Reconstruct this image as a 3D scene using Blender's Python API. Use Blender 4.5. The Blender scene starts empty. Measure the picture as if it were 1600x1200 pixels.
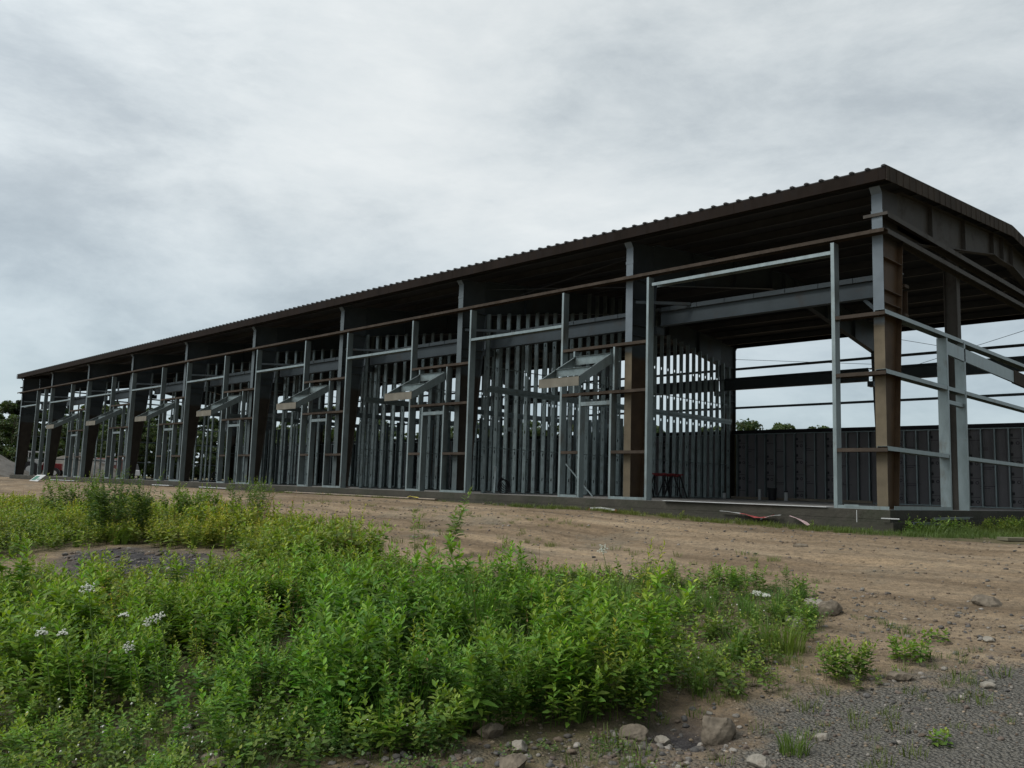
import bpy, math, random
import numpy as np
from mathutils import Vector, Matrix
random.seed(7); RNG = np.random.default_rng(11)
S = bpy.context.scene
COL = S.collection

# ------------------------------------------------------------------ camera
cd = bpy.data.cameras.new('camera'); cam = bpy.data.objects.new('camera', cd); COL.objects.link(cam)
F = Vector((-0.71069967, 0.69355541, 0.11784262)); R = Vector((0.70067155, 0.71283925, 0.03032452)); U = Vector((0.06297111, -0.1041206, 0.99256916))
M = Matrix((R, U, -F)).transposed().to_4x4(); M.translation = Vector((6.57652899, -15.93957677, 0.21435814))
cam.matrix_world = M
cd.sensor_width = 36; cd.lens = 36*1348.4/1600; cd.clip_start = .05; cd.clip_end = 3000
S.camera = cam

# ------------------------------------------------------------------ world: overcast sky
def N(nt, t, **kw):
    n = nt.nodes.new(t)
    for k, v in kw.items():
        if k.startswith('i_'): n.inputs[k[2:].replace('_', ' ')].default_value = v
        else: setattr(n, k, v)
    return n
def ramp(nt, stops, interp='LINEAR'):
    n = nt.nodes.new('ShaderNodeValToRGB'); n.color_ramp.interpolation = interp
    e = n.color_ramp.elements
    while len(e) < len(stops): e.new(.5)
    for q, (p, c) in zip(e, stops):
        q.position = p; q.color = (*c, 1) if len(c) == 3 else c
    return n
SUN_EL, SUN_ROT = math.radians(48), math.radians(205)
w = bpy.data.worlds.new("World"); S.world = w; w.use_nodes = True
nt = w.node_tree; nt.nodes.clear(); L = nt.links.new
out = N(nt, 'ShaderNodeOutputWorld'); bg = N(nt, 'ShaderNodeBackground'); bg.inputs['Strength'].default_value = 1.9
sky = N(nt, 'ShaderNodeTexSky', sky_type='NISHITA', sun_disc=False, sun_elevation=SUN_EL, sun_rotation=SUN_ROT)
skm = N(nt, 'ShaderNodeVectorMath', operation='SCALE'); skm.inputs['Scale'].default_value = .08
L(sky.outputs[0], skm.inputs[0])
tc = N(nt, 'ShaderNodeTexCoord'); sep = N(nt, 'ShaderNodeSeparateXYZ'); L(tc.outputs['Generated'], sep.inputs[0])
def math_(op, a, b=None, nt=nt, clamp=False):
    n = N(nt, 'ShaderNodeMath', operation=op, use_clamp=clamp)
    for i, v in enumerate((a, b)):
        if v is None: continue
        if isinstance(v, (int, float)): n.inputs[i].default_value = v
        else: nt.links.new(v, n.inputs[i])
    return n.outputs[0]
zc = math_('MAXIMUM', sep.outputs['Z'], 0.0); zd = math_('ADD', zc, .16)
px = math_('DIVIDE', sep.outputs['X'], zd); py = math_('DIVIDE', sep.outputs['Y'], zd)
cmb = N(nt, 'ShaderNodeCombineXYZ'); L(px, cmb.inputs[0]); L(py, cmb.inputs[1])
mp = N(nt, 'ShaderNodeMapping'); L(cmb.outputs[0], mp.inputs[0]); mp.inputs['Location'].default_value = (3.1, 1.7, .4); mp.inputs['Rotation'].default_value = (0, 0, .5)
n1 = N(nt, 'ShaderNodeTexNoise', i_Scale=.5, i_Detail=11.0, i_Roughness=.52, i_Distortion=.15); L(mp.outputs[0], n1.inputs['Vector'])
n2 = N(nt, 'ShaderNodeTexNoise', i_Scale=2.4, i_Detail=14.0, i_Roughness=.64, i_Distortion=.2); mpd = N(nt, 'ShaderNodeMapping'); L(tc.outputs['Generated'], mpd.inputs[0]); mpd.inputs['Scale'].default_value = (1, 1, 2.6)
n2.inputs['Scale'].default_value = 3.1; L(mpd.outputs[0], n2.inputs['Vector'])
mixn = math_('ADD', math_('MULTIPLY', n1.outputs[0], .42), math_('MULTIPLY', n2.outputs[0], .58))
def bank(x, y, width, gain):       # a heavier or thinner stretch of cloud in one part of the sky, ragged by the same noise
    v = F+R*((x-800)/1348)-U*((y-600)/1348); v.normalize()
    d = N(nt, 'ShaderNodeVectorMath', operation='DOT_PRODUCT'); L(tc.outputs['Generated'], d.inputs[0]); d.inputs[1].default_value = v
    m_ = N(nt, 'ShaderNodeMapRange', interpolation_type='SMOOTHSTEP'); m_.inputs[1].default_value = math.cos(math.radians(width)); m_.inputs[2].default_value = 1.0; m_.inputs[4].default_value = gain; L(d.outputs['Value'], m_.inputs[0])
    return m_.outputs[0]
for b_ in ((-60, 60, 16, -.02), (-100, 420, 12, -.02), (240, 440, 12, -.075), (520, 390, 7, -.05), (700, 330, 6, -.03), (120, 340, 10, -.03), (980, 130, 14, .025), (640, 250, 12, .015), (560, 300, 8, .02), (1500, 230, 9, -.03), (300, 60, 14, -.02), (20, 590, 6, .14), (200, 230, 9, .01)):
    mixn = math_('ADD', mixn, bank(*b_))
# unseen dark bank added in the east to darken the posts' side webs
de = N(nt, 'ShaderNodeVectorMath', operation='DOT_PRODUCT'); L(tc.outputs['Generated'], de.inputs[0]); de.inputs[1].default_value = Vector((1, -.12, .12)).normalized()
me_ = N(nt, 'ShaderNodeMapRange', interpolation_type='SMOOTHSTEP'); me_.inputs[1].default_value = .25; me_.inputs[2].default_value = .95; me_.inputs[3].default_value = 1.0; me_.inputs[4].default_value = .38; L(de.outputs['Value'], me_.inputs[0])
cr = ramp(nt, [(.26, (.125, .140, .148)), (.38, (.165, .181, .188)), (.46, (.205, .221, .225)), (.53, (.238, .252, .253)), (.64, (.272, .282, .279)), (.80, (.30, .306, .30))]); n3 = N(nt, 'ShaderNodeTexNoise', i_Scale=9., i_Detail=10.0, i_Roughness=.6, i_Distortion=.6); L(mpd.outputs[0], n3.inputs['Vector'])
mixn = math_('ADD', mixn, math_('MULTIPLY', math_('SUBTRACT', n3.outputs[0], .5), .10))
L(mixn, cr.inputs[0])
# clouds are lower and bluer-grey towards the horizon, a bright gap just above it
er = ramp(nt, [(0.0, (.72, .80, .88)), (.07, (.66, .74, .80)), (.16, (.80, .85, .89)), (.30, (1.0, 1.0, 1.0)), (.62, (.93, .93, .93)), (1.0, (.86, .86, .86))]); L(zc, er.inputs[0])
mul = N(nt, 'ShaderNodeMix', data_type='RGBA', blend_type='MULTIPLY'); mul.inputs[0].default_value = 1
L(cr.outputs[0], mul.inputs[6]); L(er.outputs[0], mul.inputs[7])
mx = N(nt, 'ShaderNodeMix', data_type='RGBA'); mx.inputs[0].default_value = .93
L(skm.outputs[0], mx.inputs[6]); L(mul.outputs[2], mx.inputs[7])
# the cloud deck is brighter round the hidden sun
dt = N(nt, 'ShaderNodeVectorMath', operation='DOT_PRODUCT'); L(tc.outputs['Generated'], dt.inputs[0])
dt.inputs[1].default_value = (math.sin(SUN_ROT)*math.cos(SUN_EL), math.cos(SUN_ROT)*math.cos(SUN_EL), math.sin(SUN_EL))
lobe = math_('ADD', 1.0, math_('MULTIPLY', math_('POWER', math_('MAXIMUM', dt.outputs['Value'], 0.0), 2.0), .75))
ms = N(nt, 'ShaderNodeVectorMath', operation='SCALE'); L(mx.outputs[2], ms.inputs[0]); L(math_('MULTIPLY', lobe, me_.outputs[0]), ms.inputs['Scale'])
L(ms.outputs[0], bg.inputs[0]); L(bg.outputs[0], out.inputs[0])
sl = bpy.data.lights.new('sun', 'SUN'); sl.energy = 1.35; sl.angle = math.radians(30); sl.color = (1, .97, .92)
so = bpy.data.objects.new('sun', sl); COL.objects.link(so)
sd = Vector((math.sin(SUN_ROT)*math.cos(SUN_EL), math.cos(SUN_ROT)*math.cos(SUN_EL), math.sin(SUN_EL)))
so.rotation_euler = sd.to_track_quat('Z', 'Y').to_euler()
S.view_settings.view_transform = 'Standard'; S.view_settings.look = 'None'; S.view_settings.exposure = .70; S.view_settings.gamma = 1

# ------------------------------------------------------------------ materials
def mat(name, base, rough=.7, metal=0., var=.15, scale=3., stops=None, bump=0., bscale=30., spec=.22, dirt=None, stretch=(1, 1, 1)):
    m = bpy.data.materials.new(name); m.use_nodes = True; nt = m.node_tree; b = nt.nodes['Principled BSDF']
    b.inputs['Roughness'].default_value = rough; b.inputs['Metallic'].default_value = metal
    b.inputs['Specular IOR Level'].default_value = spec
    tc = N(nt, 'ShaderNodeTexCoord'); mp = N(nt, 'ShaderNodeMapping'); mp.inputs['Scale'].default_value = stretch
    nt.links.new(tc.outputs['Object'], mp.inputs[0])
    n = N(nt, 'ShaderNodeTexNoise', i_Scale=scale, i_Detail=8., i_Roughness=.62); nt.links.new(mp.outputs[0], n.inputs['Vector'])
    lo = tuple(c*(1-var) for c in base); hi = tuple(min(1, c*(1+var)) for c in base)
    r = ramp(nt, stops or [(.3, lo), (.7, hi)]); nt.links.new(n.outputs[0], r.inputs[0]); col = r.outputs[0]
    if dirt:      # a stain with its own shape, (colour, coverage, scale)
        dn = N(nt, 'ShaderNodeTexNoise', i_Scale=dirt[2], i_Detail=10., i_Roughness=.7); nt.links.new(mp.outputs[0], dn.inputs['Vector'])
        dr = ramp(nt, [(1-dirt[1]-.08, (0, 0, 0)), (1-dirt[1]+.08, (1, 1, 1))]); nt.links.new(dn.outputs[0], dr.inputs[0])
        mx = N(nt, 'ShaderNodeMix', data_type='RGBA'); nt.links.new(dr.outputs[0], mx.inputs[0]); nt.links.new(col, mx.inputs[6]); mx.inputs[7].default_value = (*dirt[0], 1); col = mx.outputs[2]
    nt.links.new(col, b.inputs['Base Color'])
    rr = N(nt, 'ShaderNodeMapRange'); rr.inputs[3].default_value = max(0, rough-.12); rr.inputs[4].default_value = min(1, rough+.12)
    nt.links.new(n.outputs[0], rr.inputs[0]); nt.links.new(rr.outputs[0], b.inputs['Roughness'])
    if bump:
        bn = N(nt, 'ShaderNodeTexNoise', i_Scale=bscale, i_Detail=6.); nt.links.new(tc.outputs['Object'], bn.inputs['Vector'])
        bp = N(nt, 'ShaderNodeBump', i_Strength=bump, i_Distance=.02); nt.links.new(bn.outputs[0], bp.inputs['Height']); nt.links.new(bp.outputs[0], b.inputs['Normal'])
    return m
galv = mat('galvanised_steel', (.20, .24, .245), .42, .55, .22, 5., dirt=((.13, .125, .11), .36, 2.2), stretch=(1, 1, .4))
studm = mat('stud_steel', (.155, .19, .192), .42, .5, .28, 4., dirt=((.08, .085, .08), .38, 1.5))
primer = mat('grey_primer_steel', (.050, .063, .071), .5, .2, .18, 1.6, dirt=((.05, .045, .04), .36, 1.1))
brownst = mat('brown_primer_girt', (.050, .040, .032), .82, 0, spec=.1, var=.35, scale=3., dirt=((.04, .03, .022), .42, 4.), bump=.2)
webbrown = mat('rusty_web', (.04, .026, .015), .8, 0, .35, 1.4, dirt=((.07, .06, .05), .4, 2.), stretch=(1, 1, .35))
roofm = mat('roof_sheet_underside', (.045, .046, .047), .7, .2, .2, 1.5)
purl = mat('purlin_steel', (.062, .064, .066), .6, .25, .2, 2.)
trim = mat('weathered_brown_trim', (.017, .0125, .010), .85, 0, .4, 2.5, spec=.08, dirt=((.016, .013, .012), .45, 5.), stretch=(1, 1, .3))
raketrim = mat('weathered_rake_trim', (.060, .049, .040), .85, 0, .4, 2.5, spec=.1, dirt=((.035, .028, .024), .40, 5.), stretch=(1, 1, .3))
concrete = mat('slab_concrete', (.19, .185, .175), .85, 0, .18, 1.2, dirt=((.12, .11, .095), .42, .8), bump=.3)
footm = mat('damp_foundation', (.05, .047, .038), .92, 0, .3, 1.6, dirt=((.035, .038, .026), .45, 1.1), bump=.7, bscale=14)
sheath = mat('grey_sheathing', (.185, .176, .182), .85, 0, .14, .9)
inkm = mat('sheathing_print', (.045, .042, .046), .85, 0, .1, 2.)
darkm = mat('black_membrane', (.015, .015, .017), .6)
white = mat('white_plastic', (.42, .43, .43), .5, 0, .08, 8., dirt=((.3, .27, .22), .33, 5.))
redm = mat('red_paint', (.16, .02, .022), .6, 0, .2, 8.)
redtape = mat('faded_red_plastic', (.34, .07, .07), .6, 0, .3, 12.)
blackm = mat('black_steel', (.02, .02, .022), .5)
rock = mat('rock', (.15, .125, .095), .9, 0, .4, 9., dirt=((.06, .06, .04), .33, 6.), bump=.9, bscale=18)
rock2 = mat('pale_rock', (.24, .22, .185), .9, 0, .25, 9., dirt=((.13, .10, .075), .38, 10.), bump=.8, bscale=25)
cardb = mat('wet_board', (.30, .25, .2), .85, 0, .25, 3.)
bark = mat('bark', (.06, .045, .035), .9, 0, .3, 4., bump=.5)
moundm = mat('spoil_gravel', (.12, .112, .10), .95, 0, .3, 1.2, dirt=((.075, .065, .05), .45, .7), bump=.8, bscale=6)

def flanged(name, top, low, zsplit):     # column paint above, weathered tan below: where the paint ends is a property of the steel
    m = bpy.data.materials.new(name); m.use_nodes = True; nt = m.node_tree; b = nt.nodes['Principled BSDF']
    tc = N(nt, 'ShaderNodeTexCoord'); sp = N(nt, 'ShaderNodeSeparateXYZ'); nt.links.new(tc.outputs['Object'], sp.inputs[0])
    n = N(nt, 'ShaderNodeTexNoise', i_Scale=3., i_Detail=7.); nt.links.new(tc.outputs['Object'], n.inputs['Vector'])
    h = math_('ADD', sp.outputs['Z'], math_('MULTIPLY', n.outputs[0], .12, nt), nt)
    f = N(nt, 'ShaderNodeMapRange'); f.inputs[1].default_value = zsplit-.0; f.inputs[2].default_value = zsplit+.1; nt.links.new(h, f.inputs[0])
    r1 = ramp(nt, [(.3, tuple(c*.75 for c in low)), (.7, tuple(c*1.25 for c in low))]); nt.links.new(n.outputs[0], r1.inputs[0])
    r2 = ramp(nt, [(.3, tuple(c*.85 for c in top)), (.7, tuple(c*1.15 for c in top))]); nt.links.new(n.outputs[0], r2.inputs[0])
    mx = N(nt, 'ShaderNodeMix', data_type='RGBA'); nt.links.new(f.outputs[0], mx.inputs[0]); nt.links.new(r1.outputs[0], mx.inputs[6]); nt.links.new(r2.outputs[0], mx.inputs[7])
    nt.links.new(mx.outputs[2], b.inputs['Base Color']); b.inputs['Roughness'].default_value = .65; b.inputs['Metallic'].default_value = .05; b.inputs['Specular IOR Level'].default_value = .2
    return m
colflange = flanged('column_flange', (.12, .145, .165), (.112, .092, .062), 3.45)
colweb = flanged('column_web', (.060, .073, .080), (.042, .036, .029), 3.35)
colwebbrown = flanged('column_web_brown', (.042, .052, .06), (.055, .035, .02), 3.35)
colflange2 = flanged('column_flange_grey', (.085, .105, .115), (.070, .088, .092), 3.45)
colwebend = flanged('corner_column_web', (.045, .042, .038), (.075, .048, .028), 5.1)
endst = mat('dull_brown_grey_steel', (.060, .055, .048), .7, .1, .3, 2., dirt=((.035, .03, .025), .42, 2.))

# leaves: the colour of each leaf is its own (attribute 'tint')
def leafmat(name, gain=1., rough=.55):
    m = bpy.data.materials.new(name); m.use_nodes = True; nt = m.node_tree; b = nt.nodes['Principled BSDF']
    a = N(nt, 'ShaderNodeVertexColor', layer_name='tint')
    g = N(nt, 'ShaderNodeVectorMath', operation='SCALE'); g.inputs['Scale'].default_value = gain; nt.links.new(a.outputs[0], g.inputs[0])
    nt.links.new(g.outputs[0], b.inputs['Base Color']); b.inputs['Roughness'].default_value = rough; b.inputs['Specular IOR Level'].default_value = .3
    t = N(nt, 'ShaderNodeBsdfTranslucent'); g2 = N(nt, 'ShaderNodeVectorMath', operation='MULTIPLY'); g2.inputs[1].default_value = (1.2, 1.35, .5)
    nt.links.new(g.outputs[0], g2.inputs[0]); nt.links.new(g2.outputs[0], t.inputs[0])
    mx = N(nt, 'ShaderNodeMixShader'); mx.inputs[0].default_value = .32
    nt.links.new(b.outputs[0], mx.inputs[1]); nt.links.new(t.outputs[0], mx.inputs[2]); nt.links.new(mx.outputs[0], nt.nodes['Material Output'].inputs[0])
    return m
leaf = leafmat('leaf', 1.14); stonem_attr = None
def tintmat(name, rough=.9):
    m = bpy.data.materials.new(name); m.use_nodes = True; nt = m.node_tree; b = nt.nodes['Principled BSDF']
    a = N(nt, 'ShaderNodeVertexColor', layer_name='tint'); tc = N(nt, 'ShaderNodeTexCoord')
    n = N(nt, 'ShaderNodeTexNoise', i_Scale=60., i_Detail=6.); nt.links.new(tc.outputs['Object'], n.inputs['Vector'])
    r = ramp(nt, [(.3, (.6, .6, .6)), (.7, (1.25, 1.25, 1.25))]); nt.links.new(n.outputs[0], r.inputs[0])
    mx = N(nt, 'ShaderNodeMix', data_type='RGBA', blend_type='MULTIPLY'); mx.inputs[0].default_value = 1
    nt.links.new(a.outputs[0], mx.inputs[6]); nt.links.new(r.outputs[0], mx.inputs[7]); nt.links.new(mx.outputs[2], b.inputs['Base Color'])
    b.inputs['Roughness'].default_value = rough
    return m
stonem = tintmat('loose_stone')

# ------------------------------------------------------------------ mesh helpers
def link(o, parent=None):
    COL.objects.link(o)
    if parent: o.parent = parent
    return o
class MB:
    def __init__(s): s.v = []; s.f = []; s.m = []
    def poly(s, pts, mi=0):
        i = len(s.v); s.v += [tuple(p) for p in pts]; s.f.append(tuple(range(i, i+len(pts)))); s.m.append(mi)
    def hexa(s, p, mi=0):     # p: 8 points, bottom 0-3 then top 4-7
        i = len(s.v); s.v += [tuple(q) for q in p]
        for f in ((3, 2, 1, 0), (4, 5, 6, 7), (0, 1, 5, 4), (1, 2, 6, 5), (2, 3, 7, 6), (3, 0, 4, 7)): s.f.append(tuple(i+k for k in f)); s.m.append(mi)
    def box(s, x0, x1, y0, y1, z0, z1, mi=0):
        if x0 > x1: x0, x1 = x1, x0
        if y0 > y1: y0, y1 = y1, y0
        if z0 > z1: z0, z1 = z1, z0
        s.hexa([(x0, y0, z0), (x1, y0, z0), (x1, y1, z0), (x0, y1, z0), (x0, y0, z1), (x1, y0, z1), (x1, y1, z1), (x0, y1, z1)], mi)
    def bar(s, a, b, w, h, mi=0, up=(0, 0, 1)):     # rectangular bar from a to b
        a, b = Vector(a), Vector(b); d = (b-a).normalized(); u = Vector(up); x = d.cross(u)
        if x.length < 1e-4: x = d.cross(Vector((1, 0, 0)))
        x.normalize(); y = x.cross(d).normalized(); x *= w/2; y *= h/2
        s.hexa([a-x-y, a+x-y, b+x-y, b-x-y, a-x+y, a+x+y, b+x+y, b-x+y], mi)
    def tube(s, a, b, r0, r1=None, n=8, mi=0):
        a, b = Vector(a), Vector(b); r1 = r0 if r1 is None else r1
        d = (b-a).normalized(); x = d.orthogonal().normalized(); y = d.cross(x)
        i = len(s.v)
        for k in range(n):
            t = 2*math.pi*k/n; c = x*math.cos(t)+y*math.sin(t); s.v.append(tuple(a+c*r0)); s.v.append(tuple(b+c*r1))
        for k in range(n):
            j = (k+1) % n; s.f.append((i+2*k, i+2*j, i+2*j+1, i+2*k+1)); s.m.append(mi)
        s.f.append(tuple(i+2*k for k in range(n))[::-1]); s.m.append(mi); s.f.append(tuple(i+2*k+1 for k in range(n))); s.m.append(mi)
    def mesh(s, name, mats):
        me = bpy.data.meshes.new(name); me.from_pydata(s.v, [], s.f); me.update()
        for m in (mats if isinstance(mats, (list, tuple)) else [mats]): me.materials.append(m)
        if any(s.m): me.polygons.foreach_set('material_index', s.m)
        return me
    def build(s, name, mats, parent=None, bevel=0.):
        o = bpy.data.objects.new(name, s.mesh(name, mats)); link(o, parent)
        if bevel:
            b = o.modifiers.new('bevel', 'BEVEL'); b.width = bevel; b.segments = 2; b.limit_method = 'ANGLE'
        return o
def tag(o, label=None, cat=None, group=None, kind=None):
    if label: o['label'] = label
    if cat: o['category'] = cat
    if group: o['group'] = group
    if kind: o['kind'] = kind
    return o
def empty(name, loc=(0, 0, 0), rz=0.):
    o = bpy.data.objects.new(name, None); link(o); o.location = loc; o.rotation_euler = (0, 0, rz); o.empty_display_size = .3; return o
def copy(o, parent, loc=None):
    c = o.copy(); COL.objects.link(c); c.parent = parent
    if loc is not None: c.location = loc
    return c
def copy_tree(o, parent=None, loc=None):
    c = copy(o, parent, loc)
    for ch in list(o.children): copy_tree(ch, c)
    return c
def fastmesh(name, V, T, mats, tint=None, smooth=False):
    V = np.asarray(V, np.float32); T = np.asarray(T, np.int32); me = bpy.data.meshes.new(name)
    me.vertices.add(len(V)); me.vertices.foreach_set('co', V.ravel())
    k = T.shape[1]; me.loops.add(T.size); me.loops.foreach_set('vertex_index', T.ravel())
    me.polygons.add(len(T)); me.polygons.foreach_set('loop_start', np.arange(0, T.size, k, dtype=np.int32)); me.polygons.foreach_set('loop_total', np.full(len(T), k, np.int32))
    if smooth: me.polygons.foreach_set('use_smooth', np.ones(len(T), bool))
    if tint is not None:
        a = me.attributes.new('tint', 'FLOAT_COLOR', 'POINT'); c = np.ones((len(V), 4), np.float32); c[:, :3] = tint; a.data.foreach_set('color', c.ravel())
    me.update(calc_edges=True)
    for m in (mats if isinstance(mats, (list, tuple)) else [mats]): me.materials.append(m)
    return me

# ------------------------------------------------------------------ ground
def ss(a, b, x):
    t = np.clip((x-a)/(b-a), 0, 1); return t*t*(3-2*t)
def H0(X, Y):
    X = np.asarray(X, float); Y = np.asarray(Y, float); d = -Y
    hb = -.24-.05*ss(-14, -6, X)-.12*ss(-7, 0, X)
    return hb-1.02*ss(1.5, 14.5, d)-.02*np.clip(d-14, 0, 2)
_ang = RNG.uniform(0, 6.28, 40); _ph = RNG.uniform(0, 6.28, 40); _fr = 1.3*1.22**np.arange(40)/2
def bumpy(X, Y, n=16, k0=0):
    z = 0
    for i in range(k0, n):
        z = z+np.sin((X*np.cos(_ang[i])+Y*np.sin(_ang[i]))*_fr[i]+_ph[i])/_fr[i]**.85
    return z
def inside(poly, X, Y):
    X = np.asarray(X, float); Y = np.asarray(Y, float); r = np.zeros(X.shape, bool); n = len(poly)
    for i in range(n):
        x0, y0 = poly[i-1]; x1, y1 = poly[i]
        c = ((y0 > Y) != (y1 > Y)) & (X < (x1-x0)*(Y-y0)/(y1-y0+1e-12)+x0); r ^= c
    return r
ZN = {
'A':[(-3.77, -13.58), (-2.78, -12.61), (-2.42, -11.63), (-2.97, -10.59), (-1.94, -10.01), (-0.58, -9.25), (0.34, -9.0), (1.53, -9.35), (2.39, -10.12), (3.0, -11.0), (2.95, -11.45), (2.70, -11.62), (2.62, -12.0), (2.60, -12.45), (2.2, -12.85), (1.6, -12.95), (1.01, -13.31), (-0.46, -14.28)],
'B':[(-0.46, -14.28), (1.01, -13.31), (1.47, -12.78), (2.09, -12.76), (2.49, -12.3), (2.64, -12.52), (2.2, -13.04), (2.15, -13.6), (2.3, -14.2), (1.4, -14.9), (.6, -14.9)],
'C':[(-0.99, -8.87), (-0.85, -7.92), (0.11, -7.37), (0.82, -6.94), (2.01, -7.07), (2.68, -7.87), (3.15, -9.35), (3.3, -10.33), (2.91, -10.62), (2.39, -10.12), (1.53, -9.35), (0.34, -9.0)],
'D':[(-21.53, -9.81), (-14.11, -8.07), (-11.0, -7.53), (-7.29, -7.86), (-3.97, -8.3), (-2.81, -9.02), (-3.87, -10.09), (-5.31, -9.72), (-6.73, -9.43), (-9.04, -9.96), (-9.44, -10.87), (-9.1, -12.45), (-20, -16)],
'E':[(-2.81, -9.02), (-0.99, -8.87), (-0.58, -9.25), (-1.94, -10.01), (-2.97, -10.59), (-3.09, -11.17), (-4.75, -10.46), (-3.87, -10.09)],
'P':[(-9.0, -11.01), (-8.61, -10.12), (-6.43, -9.68), (-4.8, -9.98), (-4.1, -10.77), (-4.5, -11.42), (-6.35, -11.74)],
'G':[(-7.57, -12.78), (-6.41, -11.8), (-4.5, -11.42), (-4.1, -10.77), (-3.09, -11.17), (-2.42, -11.63), (-2.78, -12.61), (-3.77, -13.58)],
'V':[(3.37, -10.36), (3.96, -9.18), (4.32, -8.34), (4.91, -8.33), (6.5, -10), (6, -13.5), (3.6, -13.2), (3.65, -11.07)],
'R':[(2.78, -11.98), (3.06, -11.26), (3.51, -11.06), (3.84, -11.32), (3.92, -11.85), (3.14, -12.59), (2.2, -13.1), (2.3, -12.7)]}
HOL = (3.27, -11.12)
def H(X, Y):
    X = np.asarray(X, float); Y = np.asarray(Y, float)
    near = np.exp(-((X+1)**2+(Y+8)**2)/900)
    out = ss(.2, 1.2, -Y) + ss(.3, 1.3, X) + ss(15.2, 16.5, Y)
    z = H0(X, Y)+bumpy(X, Y, 16, 2)*.011*near*np.clip(out, 0, 1)
    z = z-.12*np.exp(-((X-HOL[0])**2+(Y-HOL[1])**2)/.10)      # washed out hollow beside the boulder
    for c_, w_, d_ in ((3.3, .22, .045), (5.0, .24, .05), (2.2, .2, .025), (4.1, .3, -.02), (6.1, .22, .03)):
        q = Y+c_+.25*np.sin(X*.22+c_)+.10*X*(X > 0)
        z = z-d_*np.exp(-(q/w_)**2)*(.7+.3*np.sin(X*1.7+c_))+d_*.35*np.exp(-((np.abs(q)-w_*1.7)/.12)**2)
    return z
def axis(lo, hi, a, b, d, g):
    xs = [a]; 
    while xs[-1] < b: xs.append(xs[-1]+d)
    s = d; r = xs[-1]
    while r < hi: s *= g; r += s; xs.append(r)
    s = d; l = a; left = []
    while l > lo: s *= g; l -= s; left.append(l)
    return np.array(left[::-1]+xs)
gx = axis(-900, 900, -8, 6.6, .05, 1.045); gy = axis(-300, 1200, -14.8, -1.2, .05, 1.045)
GX, GY = np.meshgrid(gx, gy, indexing='ij'); GZ = H(GX, GY)
fine = np.exp(-((GX-2)**2/80+(GY+10)**2/60)); GZ = GZ+bumpy(GX*1., GY, 30, 16)*.02*fine
# keep the ground under the slab below it
V = np.stack([GX.ravel(), GY.ravel(), GZ.ravel()], 1); nx, ny = GX.shape
ii = (np.arange(nx-1)[:, None]*ny+np.arange(ny-1)[None]).ravel(); T = np.stack([ii, ii+ny, ii+ny+1, ii+1], 1)
def soft(poly, X, Y, r=.5):
    # softened membership: average over jittered copies
    m = 0
    for a in range(10):
        m = m+inside(poly, X+r*math.cos(a*2.4)*math.sqrt((a+.5)/10)+.25*np.sin(Y*3+a), Y+r*math.sin(a*2.4)*math.sqrt((a+.5)/10)+.2*np.sin(X*3.3+a))
    return m/10
gm = soft(ZN['V'], GX, GY, .6); gm = np.maximum(gm, .55*soft(ZN['R'], GX, GY, .4))
gr = np.clip(soft(ZN['A'], GX, GY)+soft(ZN['B'], GX, GY)+.6*soft(ZN['C'], GX, GY)+.8*soft(ZN['D'], GX, GY, 1)+.7*soft(ZN['E'], GX, GY)+.7*soft(ZN['G'], GX, GY), 0, 1)
gr = np.maximum(gr, .7*ss(1.7, .5, -GY)*(GY < 0)*ss(-22, -7, GX)); gr = np.maximum(gr, .8*((GX > 0) & (GY > -1.5)))
pit = soft(ZN['P'], GX, GY, .5)
pit = np.maximum(pit, .75*np.exp(-((GX-HOL[0])**2+(GY-HOL[1])**2)/.09)); gr = np.maximum(gr, .75*np.exp(-((GX-2.9)**2/.35+(GY+11.9)**2/.5)))
far = 1-np.exp(-(np.clip(np.hypot(GX+10, GY-5)-75, 0, None)/20)**2)
gr = np.maximum(gr, far*.9)
tint = np.stack([gm.ravel(), gr.ravel(), pit.ravel()], 1)
gmat = bpy.data.materials.new('dirt_and_gravel'); gmat.use_nodes = True; nt = gmat.node_tree; b = nt.nodes['Principled BSDF']; b.inputs['Roughness'].default_value = .95; b.inputs['Specular IOR Level'].default_value = .2
lk = nt.links.new
tc = N(nt, 'ShaderNodeTexCoord'); va = N(nt, 'ShaderNodeVertexColor', layer_name='tint'); sp = N(nt, 'ShaderNodeSeparateColor'); lk(va.outputs[0], sp.inputs[0])
def noise(sc, det=8., ro=.6, stretch=(1, 1, 1)):
    m_ = N(nt, 'ShaderNodeMapping'); m_.inputs['Scale'].default_value = stretch; lk(tc.outputs['Object'], m_.inputs[0])
    n = N(nt, 'ShaderNodeTexNoise', i_Scale=sc, i_Detail=det, i_Roughness=ro); lk(m_.outputs[0], n.inputs['Vector']); return n.outputs[0]
def mixc(f, a, b_, bt='MIX'):
    m_ = N(nt, 'ShaderNodeMix', data_type='RGBA', blend_type=bt)
    for i, v in ((0, f), (6, a), (7, b_)):
        if isinstance(v, float): m_.inputs[i].default_value = v
        elif isinstance(v, tuple): m_.inputs[i].default_value = (*v, 1)
        else: lk(v, m_.inputs[i])
    return m_.outputs[2]
r_dirt = ramp(nt, [(.30, (.126, .089, .057)), (.45, (.188, .138, .091)), (.6, (.245, .186, .127)), (.75, (.30, .24, .172))]); lk(noise(.9, 10., .65, (.35, 1.2, 1)), r_dirt.inputs[0])
r_d2 = ramp(nt, [(.33, (.54, .55, .55)), (.5, (1.06, 1.07, 1.05)), (.68, (1.5, 1.48, 1.4))]); lk(noise(13., 10., .8), r_d2.inputs[0])
dirtc = mixc(1., r_dirt.outputs[0], r_d2.outputs[0], 'MULTIPLY')
patch = ramp(nt, [(.54, (0, 0, 0)), (.68, (.8, .8, .8))]); lk(noise(.5, 6., .7), patch.inputs[0])
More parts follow.
